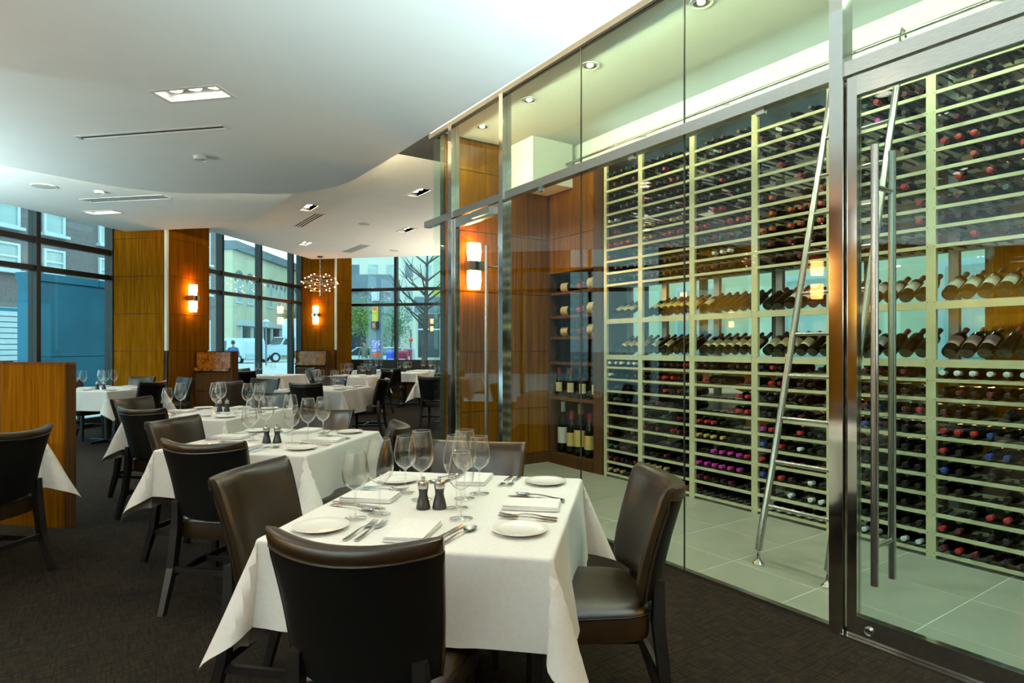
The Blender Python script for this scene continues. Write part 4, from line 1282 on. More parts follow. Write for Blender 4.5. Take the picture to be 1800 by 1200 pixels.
# ================================================================ CEILING FITTINGS
def spot(parent, energy, size=2.3, blend=0.9, col=WARM, r=0.06, z=-0.02):
    d = bpy.data.lights.new('lamp_light', 'SPOT')
    d.energy = energy; d.color = col; d.spot_size = size; d.spot_blend = blend; d.shadow_soft_size = r
    o = bpy.data.objects.new('lamp_light', d)
    COL.objects.link(o); o.parent = parent; o.location = (0, 0, z)
    return o
E_DINE, E_WINE = 46.0, 50.0
E_UP = 2050.0
M['added_strip_glow'] = emit('added_rack_led', (0.80, 1.0, 0.86), 5.0)  # glow of the strip added on the rack
def make_fixture():
    root = tag(link('ceiling_light', None), None, 'ceiling light')
    lx, ly = 0.25, 0.085
    mb = MB()
    for x0, x1, y0, y1 in ((-lx - 0.03, lx + 0.03, -ly - 0.03, -ly), (-lx - 0.03, lx + 0.03, ly, ly + 0.03), (-lx - 0.03, -lx, -ly, ly), (lx, lx + 0.03, -ly, ly)):
        mb.box(x0, x1, y0, y1, -0.006, -0.0005)
    mb.build('trim_frame', 'white_metal', root)
    mb = MB()
    mb.box(-lx, lx, -ly - 0.004, -ly, 0, 0.11); mb.box(-lx, lx, ly, ly + 0.004, 0, 0.11)
    mb.box(-lx - 0.004, -lx, -ly, ly, 0, 0.11); mb.box(lx, lx + 0.004, -ly, ly, 0, 0.11); mb.box(-lx, lx, -ly, ly, 0.11, 0.114)
    mb.build('housing', 'white_metal', root)
    for k in (-1, 0, 1):
        l = MB().lathe([(0.062, 0.045), (0.066, 0.055), (0.055, 0.09), (0.02, 0.108), (0.0, 0.108)], 18, T=Matrix.Translation((k * 0.160, 0, 0)), cap=False).build('lamp', 'steel', root, True)
        MB().lathe([(0.0, 0.036), (0.030, 0.038), (0.055, 0.044), (0.060, 0.050)], 18, T=Matrix.Translation((k * 0.160, 0, 0)), cap=False).build('lens', 'bulb', l, True)
    for k in (-1, 1):
        MB().bar((k * 0.08, -0.07, 0.07), (k * 0.08, 0.07, 0.07), 0.012, 0.02).build('gimbal_bracket', 'steel', root)
    spot(root, E_DINE * LAMP)
    return root
for x, y, z, rz, l, pw in FIX:
    first_or_dup(STORE, 'fixture', make_fixture, (x, y, z), rz, l, 'recessed ceiling lights')
for k, y in enumerate((5.38, 4.56, 3.73, 2.64, 1.6, 0.5)):
    pass
for o in [o for o in bpy.data.objects if o.name.split('.')[0] == 'downlight']:
    spot(o, E_WINE * LAMP, 2.5, 0.9, (0.88, 1.0, 0.78), 0.05, -0.02)
for x, y, z, rz, L, n, l in VENT:
    root = thing('air_vent', l, 'air vent', (x, y, z), rz, 'slot air vents')
    w = n * 0.055 / 2 + 0.012
    mb = MB()
    mb.box(-L / 2 - 0.03, L / 2 + 0.03, -w - 0.012, -w, -0.005, -0.0005); mb.box(-L / 2 - 0.03, L / 2 + 0.03, w, w + 0.012, -0.005, -0.0005)
    mb.box(-L / 2 - 0.03, -L / 2 - 0.01, -w, w, -0.005, -0.0005); mb.box(L / 2 + 0.01, L / 2 + 0.03, -w, w, -0.005, -0.0005)
    mb.build('trim_frame', 'white_metal', root)
    for k in range(n):
        o = (k - (n - 1) / 2) * 0.055
        mb = MB(); mb.box(-L / 2, L / 2, o - 0.0128, o + 0.0128, 0.05, 0.052); mb.box(-L / 2, L / 2, o - 0.0128, o - 0.0115, -0.001, 0.05); mb.box(-L / 2, L / 2, o + 0.0115, o + 0.0128, -0.001, 0.05)
        mb.build('slot', 'dark_panel', root)
M['grille'] = pm('speaker_grille', (0.60, 0.60, 0.57), (0.45, 0.45, 0.43), 220, 0.6, bmp=0.2)
def disc(name, label, cat, px, d, z, r, h=0.012, mat='grille'):
    v = at(px, d)
    root = thing(name, label, cat, (v.x, v.y, z))
    MB().lathe([(r, 0.0), (r, -h * 0.5), (r * 0.93, -h), (r * 0.88, -h * 0.8)], 28, cap=False).build('rim', 'white_metal', root, True)
    MB().lathe([(r * 0.885, -h * 0.8), (r * 0.5, -h * 1.0), (0, -h * 1.05)], 28, cap=False).build('cover', mat, root, True)
disc('ceiling_speaker', 'round flush ceiling speaker at the left near the teal windows', 'speaker', 78, 7.70, Z_MID, 0.14)
disc('smoke_detector', 'tiny round detector left of the three-slot vent', 'detector', 175, 7.96, Z_MID, 0.055, 0.03)
disc('smoke_detector', 'small round detector in the near ceiling below the long slot', 'detector', 352, 5.99, Z_NEAR, 0.06, 0.035)
disc('ceiling_speaker', 'round flush speaker in the middle of the far ceiling', 'speaker', 640.6, 11.75, Z_FAR, 0.12)
disc('ceiling_speaker', 'round flush speaker in the far ceiling near the far windows', 'speaker', 693.7, 15.0, Z_FAR, 0.12)

# unseen wall uplighters, added to brighten the ceilings
def make_added_uplight(e=None, col=(0.74, 0.98, 1.0)):
    root = tag(link('added_uplighter', None), None, 'wall lamp')
    MB().lathe([(0.0, -0.09), (0.06, -0.08), (0.13, -0.03), (0.16, 0.03), (0.155, 0.03), (0.125, -0.02), (0.06, -0.065), (0.0, -0.075)], 20, T=Matrix.Diagonal((1, 0.7, 1, 1))).build('bowl', 'steel', root, True)
    MB().box(-0.04, 0.04, 0.10, 0.16, -0.12, 0.02).build('bracket', 'steel', root)
    MB().lathe([(0, 0.0), (0.03, -0.01), (0.03, -0.04), (0, -0.05)], 12).build('lamp', 'bulb', root, True)
    l = spot(root, e or E_UP, 2.9, 0.6, col, 0.08, 0.05)
    l.rotation_euler = (R(180), 0, 0)
    return root
UPS = []
for y_, l_ in ((-2.3, 'farther one'), (-0.4, 'nearer one')):
    first_or_dup(STORE, 'added_uplight_low', lambda: make_added_uplight(1150.0), (2.78, y_, 0.95), R(-90), 'added steel bowl uplighter on the wood wall right behind the camera, ' + l_, 'added uplighters')
UPS += [(tuple(AB(-5.50, b_, 1.6)), R(135), 'uplighter on the fabric wall behind the camera, %s from the right' % ORD[i]) for i, b_ in enumerate((-1.6, -4.2, -6.8))]
UPS += [(tuple(AB(a_, -8.74, 1.6)), R(135 - 90), 'uplighter on the wood wall left of the camera, %s from the windows' % ORD[i]) for i, a_ in enumerate((2.6, 0.2, -2.4))]
for loc_, rz_, l_ in UPS:
    first_or_dup(STORE, 'added_uplight', make_added_uplight, loc_, rz_, 'added steel bowl ' + l_, 'added uplighters')
for y_, l_ in ((10.6, 'middle one'), (13.0, 'far one')):  # hidden warm lamps, added to lift the far ceiling
    first_or_dup(STORE, 'added_uplight_warm', lambda: make_added_uplight(430.0, (1.0, 0.88, 0.68)), (8.95, y_, 1.25), R(-90), 'added steel bowl uplighter on the back room wall, ' + l_, 'added uplighters')
tag(MB().box(4.40, 4.43, -0.9, 4.78, 3.262, 3.275).build('added_light_strip', 'added_strip_glow'), 'slim added light strip lying on top of the wine rack', 'light strip')  # added strip that brightens the bulkhead and wine room ceiling

# ---------------------------------------------------------------- chandelier
v = AB(14.77, -7.90, 3.02)
ch = thing('chandelier', 'amber chandelier of clustered small bulbs hanging before the corner column', 'chandelier', v)
MB().lathe([(0, 0.68), (0.075, 0.68), (0.075, 0.66), (0.02, 0.645), (0, 0.645)], 18).build('canopy', 'bronze', ch, True)
MB().tube([(0, 0, 0.65), (0, 0, -0.34)], 0.008, 8).build('stem', 'steel', ch, True)
MB().lathe([(0.0, -0.36), (0.02, -0.35), (0.02, -0.27), (0, -0.26)], 10).build('finial', 'steel', ch, True)
rc = random.Random(3)
k = 0
for ring, (rr, z, n) in enumerate(((0.24, 0.20, 5), (0.38, 0.115, 6), (0.465, 0.0, 8), (0.38, -0.115, 6), (0.24, -0.20, 5))):
    mb = MB()
    pts = [(rr * 0.97 * math.cos(2 * PI * j / 28), rr * 0.97 * math.sin(2 * PI * j / 28), z) for j in range(28)]
    MB().tube(pts, 0.003, 5, closed=True).build('ring', 'steel', ch, True)
    for i in range(n):
        an = 2 * PI * (i + 0.5 * (ring % 2)) / n + rc.uniform(-0.1, 0.1)
        p = (rr * math.cos(an), rr * math.sin(an), z)
        MB().tube([(0, 0, z * 0.5), p], 0.0022, 5).build('arm', 'steel', ch)
        MB().lathe([(0, -0.013), (0.009, -0.009), (0.013, 0.0), (0.009, 0.009), (0, 0.013)], 8, T=Matrix.Translation(p)).build('bulb', 'spark', ch, True)

dup(ch, AB(1.6, -8.25, 3.02), 0.4, 'amber chandelier of small bulbs left of the camera, seen only in reflections', 'chandeliers')
ch['group'] = 'chandeliers'

# ================================================================ OUTSIDE
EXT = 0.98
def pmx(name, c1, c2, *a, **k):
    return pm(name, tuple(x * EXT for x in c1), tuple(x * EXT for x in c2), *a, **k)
M['street'] = pm('street_paving', (0.46, 0.50, 0.52), (0.40, 0.43, 0.45), 1.2, 0.9)
M['concrete'] = pmx('concrete_wall', (0.020, 0.165, 0.265), (0.017, 0.140, 0.225), 1.4, 0.9)
M['brickwall'] = brick_mat('grey_brown_brick', (0.16, 0.13, 0.13), (0.12, 0.10, 0.105), (0.20, 0.19, 0.20), 3.0)
M['creamwall'] = pmx('cream_facade', (0.55, 0.54, 0.40), (0.48, 0.47, 0.34), 0.5, 0.9)
M['palewall'] = pmx('pale_facade', (0.62, 0.62, 0.54), (0.55, 0.55, 0.48), 0.3, 0.9)
M['greywall'] = pmx('blue_grey_facade', (0.16, 0.20, 0.24), (0.13, 0.17, 0.20), 0.5, 0.8)
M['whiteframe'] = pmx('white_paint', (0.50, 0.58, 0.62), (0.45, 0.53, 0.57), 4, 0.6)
M['sash'] = pmx('sash_glass', (0.36, 0.46, 0.46), (0.28, 0.38, 0.38), 0.7, 0.15)
M['darkglass'] = pmx('dark_shop_glass', (0.03, 0.045, 0.06), (0.02, 0.03, 0.04), 0.7, 0.1)
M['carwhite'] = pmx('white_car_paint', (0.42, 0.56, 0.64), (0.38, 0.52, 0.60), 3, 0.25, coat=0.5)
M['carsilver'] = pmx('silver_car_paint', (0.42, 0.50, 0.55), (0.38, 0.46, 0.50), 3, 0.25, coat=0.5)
M['tyre'] = pmx('tyre_rubber', (0.012, 0.012, 0.013), (0.009, 0.009, 0.009), 20, 0.85)
M['bluebox'] = pmx('blue_enamel', (0.01, 0.05, 0.55), (0.008, 0.04, 0.45), 5, 0.4)
M['redbox'] = pmx('red_enamel', (0.30, 0.012, 0.05), (0.24, 0.01, 0.04), 5, 0.4)
M['yellow'] = pmx('yellow_enamel', (0.70, 0.50, 0.03), (0.62, 0.44, 0.02), 5, 0.5)
M['orange'] = pmx('orange_enamel', (0.75, 0.10, 0.015), (0.68, 0.08, 0.01), 5, 0.5)
M['greenmark'] = pmx('green_print', (0.06, 0.45, 0.22), (0.05, 0.40, 0.2), 5, 0.6)
M['violet'] = pmx('violet_print', (0.20, 0.10, 0.50), (0.55, 0.55, 0.65), 14, 0.6, lo=0.45, hi=0.55)
M['leafgreen'] = pmx('leaf_green', (0.22, 0.30, 0.06), (0.12, 0.20, 0.05), 6, 0.7)
M['leafgreen2'] = pmx('leaf_bluegreen', (0.14, 0.24, 0.10), (0.08, 0.16, 0.07), 6, 0.7)
M['bark'] = pmx('tree_bark', (0.10, 0.085, 0.07), (0.065, 0.055, 0.045), 9, 0.9)
M['skin'] = pmx('skin', (0.42, 0.25, 0.17), (0.38, 0.22, 0.15), 8, 0.6)
M['jacket_blue'] = pmx('blue_jacket', (0.05, 0.10, 0.28), (0.04, 0.08, 0.22), 9, 0.85)
M['jacket_grey'] = pmx('grey_jacket', (0.14, 0.15, 0.12), (0.11, 0.12, 0.09), 9, 0.85)
M['jeans'] = pmx('pale_jeans', (0.38, 0.46, 0.50), (0.30, 0.38, 0.42), 9, 0.9)
M['dark_trousers'] = pmx('dark_trousers', (0.05, 0.06, 0.10), (0.04, 0.05, 0.08), 9, 0.9)
M['hair'] = pmx('dark_hair', (0.02, 0.014, 0.010), (0.012, 0.009, 0.007), 30, 0.6)
GZ = -0.13
struct('floor_street', MB().slab([(-120, -60), (160, -60), (160, 160), (-120, 160)], GZ - 0.07, GZ), 'street', label='pale street and pavement outside the windows')
# teal-looking garden wall close to the left windows
gw = thing('garden_wall', 'tall blue-grey concrete wall just outside the left windows', 'wall', AB(13.85, -13.0, GZ), R(-45))
MB().box(-0.15, 0.15, -2.65, 2.65, 0, 2.95).build('wall_body', 'concrete', gw)
for k in range(3):
    MB().box(-0.20, 0.20, -2.65 + k * 1.77, -2.65 + k * 1.77 + 1.755, 2.951, 3.12).build('coping', 'concrete', gw)
for k in range(2):
    MB().box(0.151, 0.165, -2.6 + k * 2.66, -2.6 + k * 2.66 + 2.54, 0.05, 1.25).build('lower_panel', 'concrete', gw)
    MB().box(0.151, 0.165, -2.6 + k * 2.66, -2.6 + k * 2.66 + 2.54, 1.27, 2.93).build('upper_panel', 'concrete', gw)
# facade across the lane behind the back room
bf = thing('lane_facade', 'pale green-grey facade across the lane behind the back room windows', 'building')
MB().box(15, 18, -8, 26, GZ, 9.0).build('wall', 'creamwall', bf)
for k in range(6):
    w_ = MB().box(14.9, 15, 0.5 + k * 3.6, 2.2 + k * 3.6, 1.0, 3.2).build('window_frame', 'whiteframe', bf)
    MB().box(14.86, 14.9, 0.65 + k * 3.6, 2.05 + k * 3.6, 1.15, 3.05).build('window_pane', 'sash', w_)
# brick building
bb = thing('brick_building', 'grey-brown brick building with white sash windows behind the concrete wall', 'building')
MB().box(-36, -30, 8, 41, GZ, 11.5, T=T0).build('wall', 'brickwall', bb)
for a in (22.3, 25.0, 27.5, 30.9, 33.7, 36.5, 39.2):
    for z0, z1 in ((1.0, 3.3), (5.15, 6.5), (7.3, 9.6)):
        mb = MB()
        for y0, y1, q0, q1 in ((a - 0.62, a - 0.48, z0, z1), (a + 0.48, a + 0.62, z0, z1), (a - 0.48, a + 0.48, z1 - 0.12, z1), (a - 0.48, a + 0.48, z0, z0 + 0.10), (a - 0.48, a + 0.48, (z0 + z1) / 2 - 0.05, (z0 + z1) / 2 + 0.05)):
            mb.box(-30, -29.88, y0, y1, q0, q1, T=T0)
        mb.box(-30, -29.7, a - 0.75, a + 0.75, z0 - 0.15, z0, T=T0)
        w = mb.build('window_frame', 'whiteframe', bb)
        MB().box(-30, -29.95, a - 0.48, a + 0.48, z0, z1, T=T0).build('window_pane', 'sash', w)
sh = thing('roller_shutter', 'pale slatted shutter at the left edge beyond the concrete wall', 'shutter', AB(17.6, -22.0, GZ), R(-45))
for k in range(14):
    MB().box(0, 0.05, -2.2, 2.2, k * 0.2, k * 0.2 + 0.17).build('slat', 'carsilver', sh)
MB().box(-0.06, -0.005, -2.3, 2.3, 0, 2.9).build('frame', 'concrete', sh)
sg = thing('signal_box', 'black box hung outside the window beside the wide column', 'signal box', AB(13.2, -12.2, GZ), R(-45))
MB().box(-0.18, 0.18, -0.28, 0.12, 2.95, 3.42).build('box', 'dark_panel', sg)
MB().box(0.181, 0.19, -0.25, 0.09, 2.98, 3.39).build('screen', 'darkglass', sg)
MB().box(-0.04, 0.04, -0.12, -0.04, 0, 2.95).build('pole', 'dark_panel', sg)
# cream building with arched windows
fw = Vector((0.561, 0.828, 0)); rt = Vector((0.828, -0.561, 0))
def facing_right(r0, d0):
    """frame whose local +y is screen right, +x towards the camera"""
    o = rt * r0 + fw * d0
    return Matrix(((-fw.x, rt.x, 0, o.x), (-fw.y, rt.y, 0, o.y), (0, 0, 1, 0), (0, 0, 0, 1)))
TC = facing_right(-31.0, 90) @ Matrix.Diagonal((1, 1, 1.09, 1))
cbd = thing('cream_building', 'cream building with arched upper windows behind the van', 'building')
MB().box(0, 21.5, -8, 0, GZ, 12.0, T=TC).build('wall', 'creamwall', cbd)
MB().box(-0.2, 21.7, -8, 0.5, 11.2, 12.1, T=TC).build('cornice', 'greywall', cbd)
for x in (2.4, 5.0, 8.0, 10.8, 17.0, 20.0):
    mb = MB(); n = 10
    arch = [(x + 0.75 * math.cos(PI * k / n), 8.2 + 0.75 * math.sin(PI * k / n)) for k in range(n + 1)]
    outer = [(x + 1.0 * math.cos(PI * k / n), 8.2 + 1.05 * math.sin(PI * k / n)) for k in range(n + 1)]
    vs = [TC @ Vector((p[0], yy, p[1])) for yy in (0.0, 0.16) for p in outer + arch]
    m_ = n + 1; fs = []
    for k in range(n):
        fs += [(2 * m_ + k, 2 * m_ + k + 1, 3 * m_ + k + 1, 3 * m_ + k), (k, k + 1, 2 * m_ + k + 1, 2 * m_ + k), (m_ + k, m_ + k + 1, 3 * m_ + k + 1, 3 * m_ + k)]
    mb.add(vs, fs)
    wn = mb.build('arch_hood', 'greywall', cbd)
    mb = MB()
    for x0, x1, z0, z1 in ((x - 0.75, x - 0.6, 6.0, 8.3), (x + 0.6, x + 0.75, 6.0, 8.3), (x - 0.6, x + 0.6, 7.1, 7.2), (x - 0.9, x + 0.9, 5.8, 6.0)):
        mb.box(x0, x1, 0, 0.12, z0, z1, T=TC)
    mb.build('window_frame', 'whiteframe', wn)
    MB().box(x - 0.6, x + 0.6, 0, 0.04, 6.0, 8.7, T=TC).build('window_pane', 'sash', wn)
MB().box(1.5, 20.5, 0, 0.35, 3.5, 4.1, T=TC).build('shop_sign_band', 'whiteframe', cbd)
for x in (2.0, 5.0, 8.0, 11.0, 14.0, 17.0):
    s_ = MB().box(x, x + 2.3, 0, 0.08, GZ + 0.5, 3.4, T=TC).build('shop_window', 'darkglass', cbd)
    MB().box(x + 2.4, x + 2.7, 0, 0.2, GZ, 3.4, T=TC).build('shop_pilaster', 'whiteframe', cbd)
# pale tower behind the far windows, and a blue-grey block before it
TF = lambda px, d: Matrix.Translation(at(px, d)) @ Matrix(((rt.x, fw.x, 0, 0), (rt.y, fw.y, 0, 0), (0, 0, 1, 0), (0, 0, 0, 1)))
tw = thing('pale_tower', 'pale office tower with dark window strips beyond the street corner', 'building')
T1 = TF(700, 85)
MB().box(-12, 14, 0, 10, GZ, 34, T=T1).build('wall', 'palewall', tw)
for i in range(9):
    x = -9.2 + i * 2.55
    for j in range(8):
        w = MB().box(x, x + (1.3 if i < 4 else 1.0), -0.06, 0, 5.0 + j * 3.0, 6.7 + j * 3.0, T=T1).build('window', 'sash' if (i + j) % 3 else 'greywall', tw)
gb = thing('grey_block', 'blue-grey building block seen at the left of the far windows', 'building')
T2 = TF(640, 70)
MB().box(-4.5, 3.0, 0, 6, GZ, 9.6, T=T2).build('wall', 'greywall', gb)
MB().box(-4.6, 3.1, -0.3, 0, 7.6, 7.9, T=T2).build('canopy_edge', 'whiteframe', gb)
for i in range(3):
    MB().box(-4 + i * 2.4, -2.2 + i * 2.4, -0.05, 0, 1.0, 3.5, T=T2).build('window', 'darkglass', gb)
st = thing('corner_shop', 'dark-glazed corner shop behind the bare tree', 'building')
T3 = TF(775, 40)
MB().box(-1.8, 6, 0, 6, GZ, 5.5, T=T3).build('wall', 'palewall', st)
MB().box(-1.7, 5.9, -0.08, 0, 3.6, 4.6, T=T3).build('fascia', 'greywall', st)
MB().box(-0.5, 6, -0.06, 0, 4.7, 5.2, T=T3).build('yellow_band', 'yellow', st)
for i in range(4):
    f = MB().box(-1.45 + i * 1.5, -0.05 + i * 1.5, -0.1, 0, 0.7, 3.5, T=T3).build('shop_window', 'darkglass', st)
    MB().box(-1.45 + i * 1.5, -0.05 + i * 1.5, -0.14, -0.1, 2.45, 2.55, T=T3).build('glazing_bar', 'whiteframe', f)
    MB().box(-0.05 + i * 1.5, 0.05 + i * 1.5, -0.14, 0, 0.6, 3.5, T=T3).build('mullion', 'whiteframe', st)

def tree(label, px, d, h, crown, mat, seed, leaves=True, name='street_tree'):
    rs = random.Random(seed)
    root = thing(name, label, 'tree', at(px, d, GZ))
    mb = MB()
    r0 = h * 0.022
    trunk = [Vector((0, 0, 0)), Vector((rs.uniform(-.05, .05) * h * .2, 0, h * 0.2)), Vector((rs.uniform(-.1, .1) * h * .2, 0, h * 0.4)), Vector((0.02 * h, 0, h * 0.7)), Vector((0.03 * h, 0.01 * h, h * 0.98))]
    mb.tube(trunk, [r0, r0 * .85, r0 * .7, r0 * .4, r0 * .1], 7)
    mb.build('trunk', 'bark', root, True)
    br = MB(); tips = []
    for k in range(20 if not leaves else 9):
        t = rs.uniform(0.3, 0.9)
        p = Vector((0.02 * h * t, 0, h * t))
        an = rs.uniform(0, 2 * PI); L = crown * rs.uniform(0.6, 1.0) * (1.2 - t * 0.6)
        q = p + Vector((math.cos(an) * L * 0.6, math.sin(an) * L * 0.6, L * 0.45)); e = q + Vector((math.cos(an) * L * 0.35, math.sin(an) * L * 0.35, L * 0.45))
        br.tube([p, q, e], [r0 * .35, r0 * .2, r0 * .06], 5)
        tips += [q, e]
        for _ in range(3 if not leaves else 0):
            e2 = q.lerp(e, rs.random()) + Vector((rs.uniform(-1, 1), rs.uniform(-1, 1), rs.uniform(0.2, 1))) * L * 0.35
            br.tube([q.lerp(e, 0.2), e2], [r0 * .1, r0 * .03], 4)
    br.build('branches', 'bark', root, True)['kind'] = 'stuff'
    if leaves:
        lv = MB()
        for k in range(2600):
            c = rs.choice(tips) if rs.random() < 0.7 else Vector((0, 0, h * 0.75))
            p = c + Vector((rs.gauss(0, 1), rs.gauss(0, 1), rs.gauss(0, 0.8))) * crown * 0.38
            s = crown * 0.055
            u = Vector((rs.uniform(-1, 1), rs.uniform(-1, 1), rs.uniform(-1, 1))).normalized()
            w = u.cross(Vector((rs.uniform(-1, 1), rs.uniform(-1, 1), rs.uniform(-1, 1)))).normalized()
            lv.add([p + u * s, p + w * s * 0.6, p - u * s, p - w * s * 0.6], [(0, 1, 2, 3)])
        o = lv.build('foliage', mat, root)
        o['kind'] = 'stuff'
tree('bare tree with a dark trunk outside the right pane of the far window', 746, 26, 6.4, 1.7, 'leafgreen', 5, False)
tree('yellow-green tree left of the grey post beyond the far window', 634, 50, 4.9, 1.6, 'leafgreen', 6)
tree('blue-green tree right of the grey post beyond the far window', 690, 56, 4.6, 1.6, 'leafgreen2', 7)
tree('tree above the truck, right of the cream building', 517, 84, 7.0, 1.7, 'leafgreen', 8)
tree('darker tree behind the truck beside the lamp post', 474, 84, 5.6, 1.8, 'leafgreen2', 9)

# vehicles -----------------------------------------------------------
def profile_body(mb, prof, w, T, mi=0):
    n = len(prof)
    vs = [(x, y, z) for y in (-w / 2, w / 2) for x, z in prof]
    fs = [tuple(range(n)), tuple(reversed(range(n, 2 * n)))] + [(k, (k + 1) % n, n + (k + 1) % n, n + k) for k in range(n)]
    return mb.add(vs, fs, mi, T)
def wheel(parent, x, y, z, r, T):
    W = T @ Matrix.Translation((x, y, z)) @ Matrix.Rotation(R(90), 4, 'X')
    t = MB().lathe([(0, -0.12), (r, -0.12), (r, 0.12), (0, 0.12)], 18, T=W).build('wheel', 'tyre', parent, True)
    MB().lathe([(0, -0.13), (r * 0.62, -0.13), (r * 0.62, 0.13), (0, 0.13)], 14, T=W).build('hub', 'carwhite', t, True)
def oriented(px, d, yaw):
    """local +x = vehicle front; yaw 0 points screen left"""
    c = at(px, d, GZ)
    left = -rt
    ang = math.atan2(left.y, left.x) + R(yaw)
    return Matrix.Translation(c) @ Matrix.Rotation(ang, 4, 'Z')
I4 = Matrix.Identity(4)
def vroot(name, label, cat, px, d, yaw):
    o = thing(name, label, cat); o.matrix_world = oriented(px, d, yaw); return o
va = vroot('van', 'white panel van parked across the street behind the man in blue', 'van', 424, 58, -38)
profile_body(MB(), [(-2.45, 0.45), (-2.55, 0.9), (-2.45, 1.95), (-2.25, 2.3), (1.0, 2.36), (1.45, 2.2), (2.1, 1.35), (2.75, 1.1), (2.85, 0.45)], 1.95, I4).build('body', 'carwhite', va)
for y in (-0.99, 0.99):
    profile_body(MB(), [(0.85, 1.4), (0.85, 2.1), (1.35, 2.05), (1.85, 1.4)], 0.02, Matrix.Translation((0, y, 0))).build('side_window', 'darkglass', va)
    MB().box(-2.4, 0.7, y - 0.008, y + 0.008, 1.28, 1.32).build('side_moulding', 'carsilver', va)
MB().box(-2.62, -2.5, -0.9, 0.9, 0.4, 0.62).build('bumper', 'carsilver', va)
for x in (-1.6, 1.9):
    for y in (-0.92, 0.92): wheel(va, x, y, 0.36, 0.36, I4)
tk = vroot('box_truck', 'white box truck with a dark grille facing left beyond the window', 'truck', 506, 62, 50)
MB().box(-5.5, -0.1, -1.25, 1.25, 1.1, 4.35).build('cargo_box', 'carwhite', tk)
for z in (2.95, 3.2):
    for y in (-1.215, 1.215):
        MB().box(-3.6, -1.6, y - 0.01, y + 0.01, z, z + 0.14).build('lettering', 'dark_trousers', tk)
        MB().box(-1.5, -1.1, y - 0.01, y + 0.01, z, z + 0.14).build('lettering', 'greenmark', tk)
profile_body(MB(), [(0.0, 0.7), (0.0, 2.45), (0.9, 2.5), (1.35, 1.75), (2.7, 1.55), (2.85, 0.7)], 2.1, I4).build('cab', 'carwhite', tk)
profile_body(MB(), [(0.98, 2.40), (1.36, 1.80), (1.40, 1.80), (1.02, 2.42)], 1.85, I4).build('windscreen', 'darkglass', tk)
for y in (-1.06, 1.06):
    profile_body(MB(), [(0.2, 1.7), (0.2, 2.3), (0.85, 2.33), (1.15, 1.75)], 0.02, Matrix.Translation((0, y, 0))).build('door_window', 'darkglass', tk)
MB().box(2.72, 2.9, -0.6, 0.6, 0.95, 1.48).build('grille', 'greywall', tk)
for y in (-0.85, 0.85): MB().box(2.70, 2.88, y - 0.16, y + 0.16, 1.0, 1.3).build('headlamp', 'sash', tk)
MB().box(2.6, 3.0, -1.1, 1.1, 0.5, 0.85).build('bumper', 'carsilver', tk)
for x in (1.9, -4.0):
    for y in (-1.0, 1.0): wheel(tk, x, y, 0.48, 0.48, I4)
def car(label, px, d, yaw, mat):
    c = vroot('car', label, 'car', px, d, yaw)
    profile_body(MB(), [(-2.1, 0.35), (-2.15, 0.85), (-1.5, 0.95), (1.0, 0.95), (2.0, 0.8), (2.1, 0.35)], 1.75, I4).build('body', mat, c)
    profile_body(MB(), [(-1.6, 0.95), (-1.0, 1.42), (0.2, 1.45), (1.0, 0.95)], 1.5, I4).build('cabin', 'darkglass', c)
    profile_body(MB(), [(-1.0, 1.40), (-0.95, 1.47), (0.2, 1.49), (0.25, 1.43)], 1.45, I4).build('roof', mat, c)
    for x in (-1.35, 1.35):
        for y in (-0.82, 0.82): wheel(c, x, y, 0.33, 0.33, I4)
car('silver car parked left of the man in grey beyond the far window', 634, 40, 20, 'carsilver')
car('white car parked behind the blue mailbox', 688, 47, -80, 'carwhite')
car('small pale car seen between the wide column and the window post', 366, 52, -10, 'carwhite')
# street furniture ---------------------------------------------------
pl = thing('street_post', 'wide grey post with signs and posters outside the far window', 'post'); pl.matrix_world = TF(661, 24)
MB().box(-0.22, 0.22, 0, 0.3, GZ, 3.6).build('post', 'greywall', pl)
MB().box(-0.16, 0.14, -0.03, -0.001, 3.15, 3.65).build('white_sign', 'whiteframe', pl)
MB().box(-0.13, 0.10, -0.10, -0.002, 2.35, 3.0).build('yellow_signal', 'yellow', pl)
MB().lathe([(0, 0), (0.08, 0), (0, 0.03)], 14, T=Matrix.Translation((-0.03, -0.10, 2.85)) @ Matrix.Rotation(R(90), 4, 'X')).build('signal_lens', 'orange', pl)
hb = MB().box(-0.16, 0.12, -0.14, -0.002, 2.05, 2.35).build('crossing_signal', 'bronze', pl)
MB().box(-0.10, 0.0, -0.15, -0.141, 2.10, 2.28).build('orange_hand', 'orange', hb)
MB().box(-0.14, 0.16, -0.02, -0.001, 1.18, 1.62).build('violet_poster', 'violet', pl)
MB().box(-0.12, 0.18, -0.02, -0.001, 0.98, 1.14).build('red_sticker', 'orange', pl)
def mailbox(name, label, px, d, mat, w, h):
    o = thing(name, label, 'mailbox' if 'mail' in name else 'newspaper box'); o.matrix_world = TF(px, d)
    MB().box(-w / 2, w / 2, 0, w, GZ + 0.15, h - w * 0.3).build('body', mat, o)
    vs = [(-w / 2 + 0.0, w / 2 - w / 2 * math.cos(PI * k / 8), h - w * 0.3 + w * 0.35 * math.sin(PI * k / 8)) for k in range(9)]
    mb = MB(); n = 9
    mb.add(vs + [(w / 2, y, z) for x, y, z in vs], [(k, k + 1, n + k + 1, n + k) for k in range(8)] + [tuple(range(9)), tuple(reversed(range(9, 18)))])
    mb.build('rounded_top', mat, o)
    MB().box(-w / 3, w / 3, -0.01, 0, h * 0.55, h * 0.7).build('door_flap', 'whiteframe', o)
    for x in (-w / 2 + 0.03, w / 2 - 0.03):
        for y in (0.03, w - 0.03): MB().box(x - 0.02, x + 0.02, y - 0.02, y + 0.02, GZ, GZ + 0.15).build('leg', mat, o)
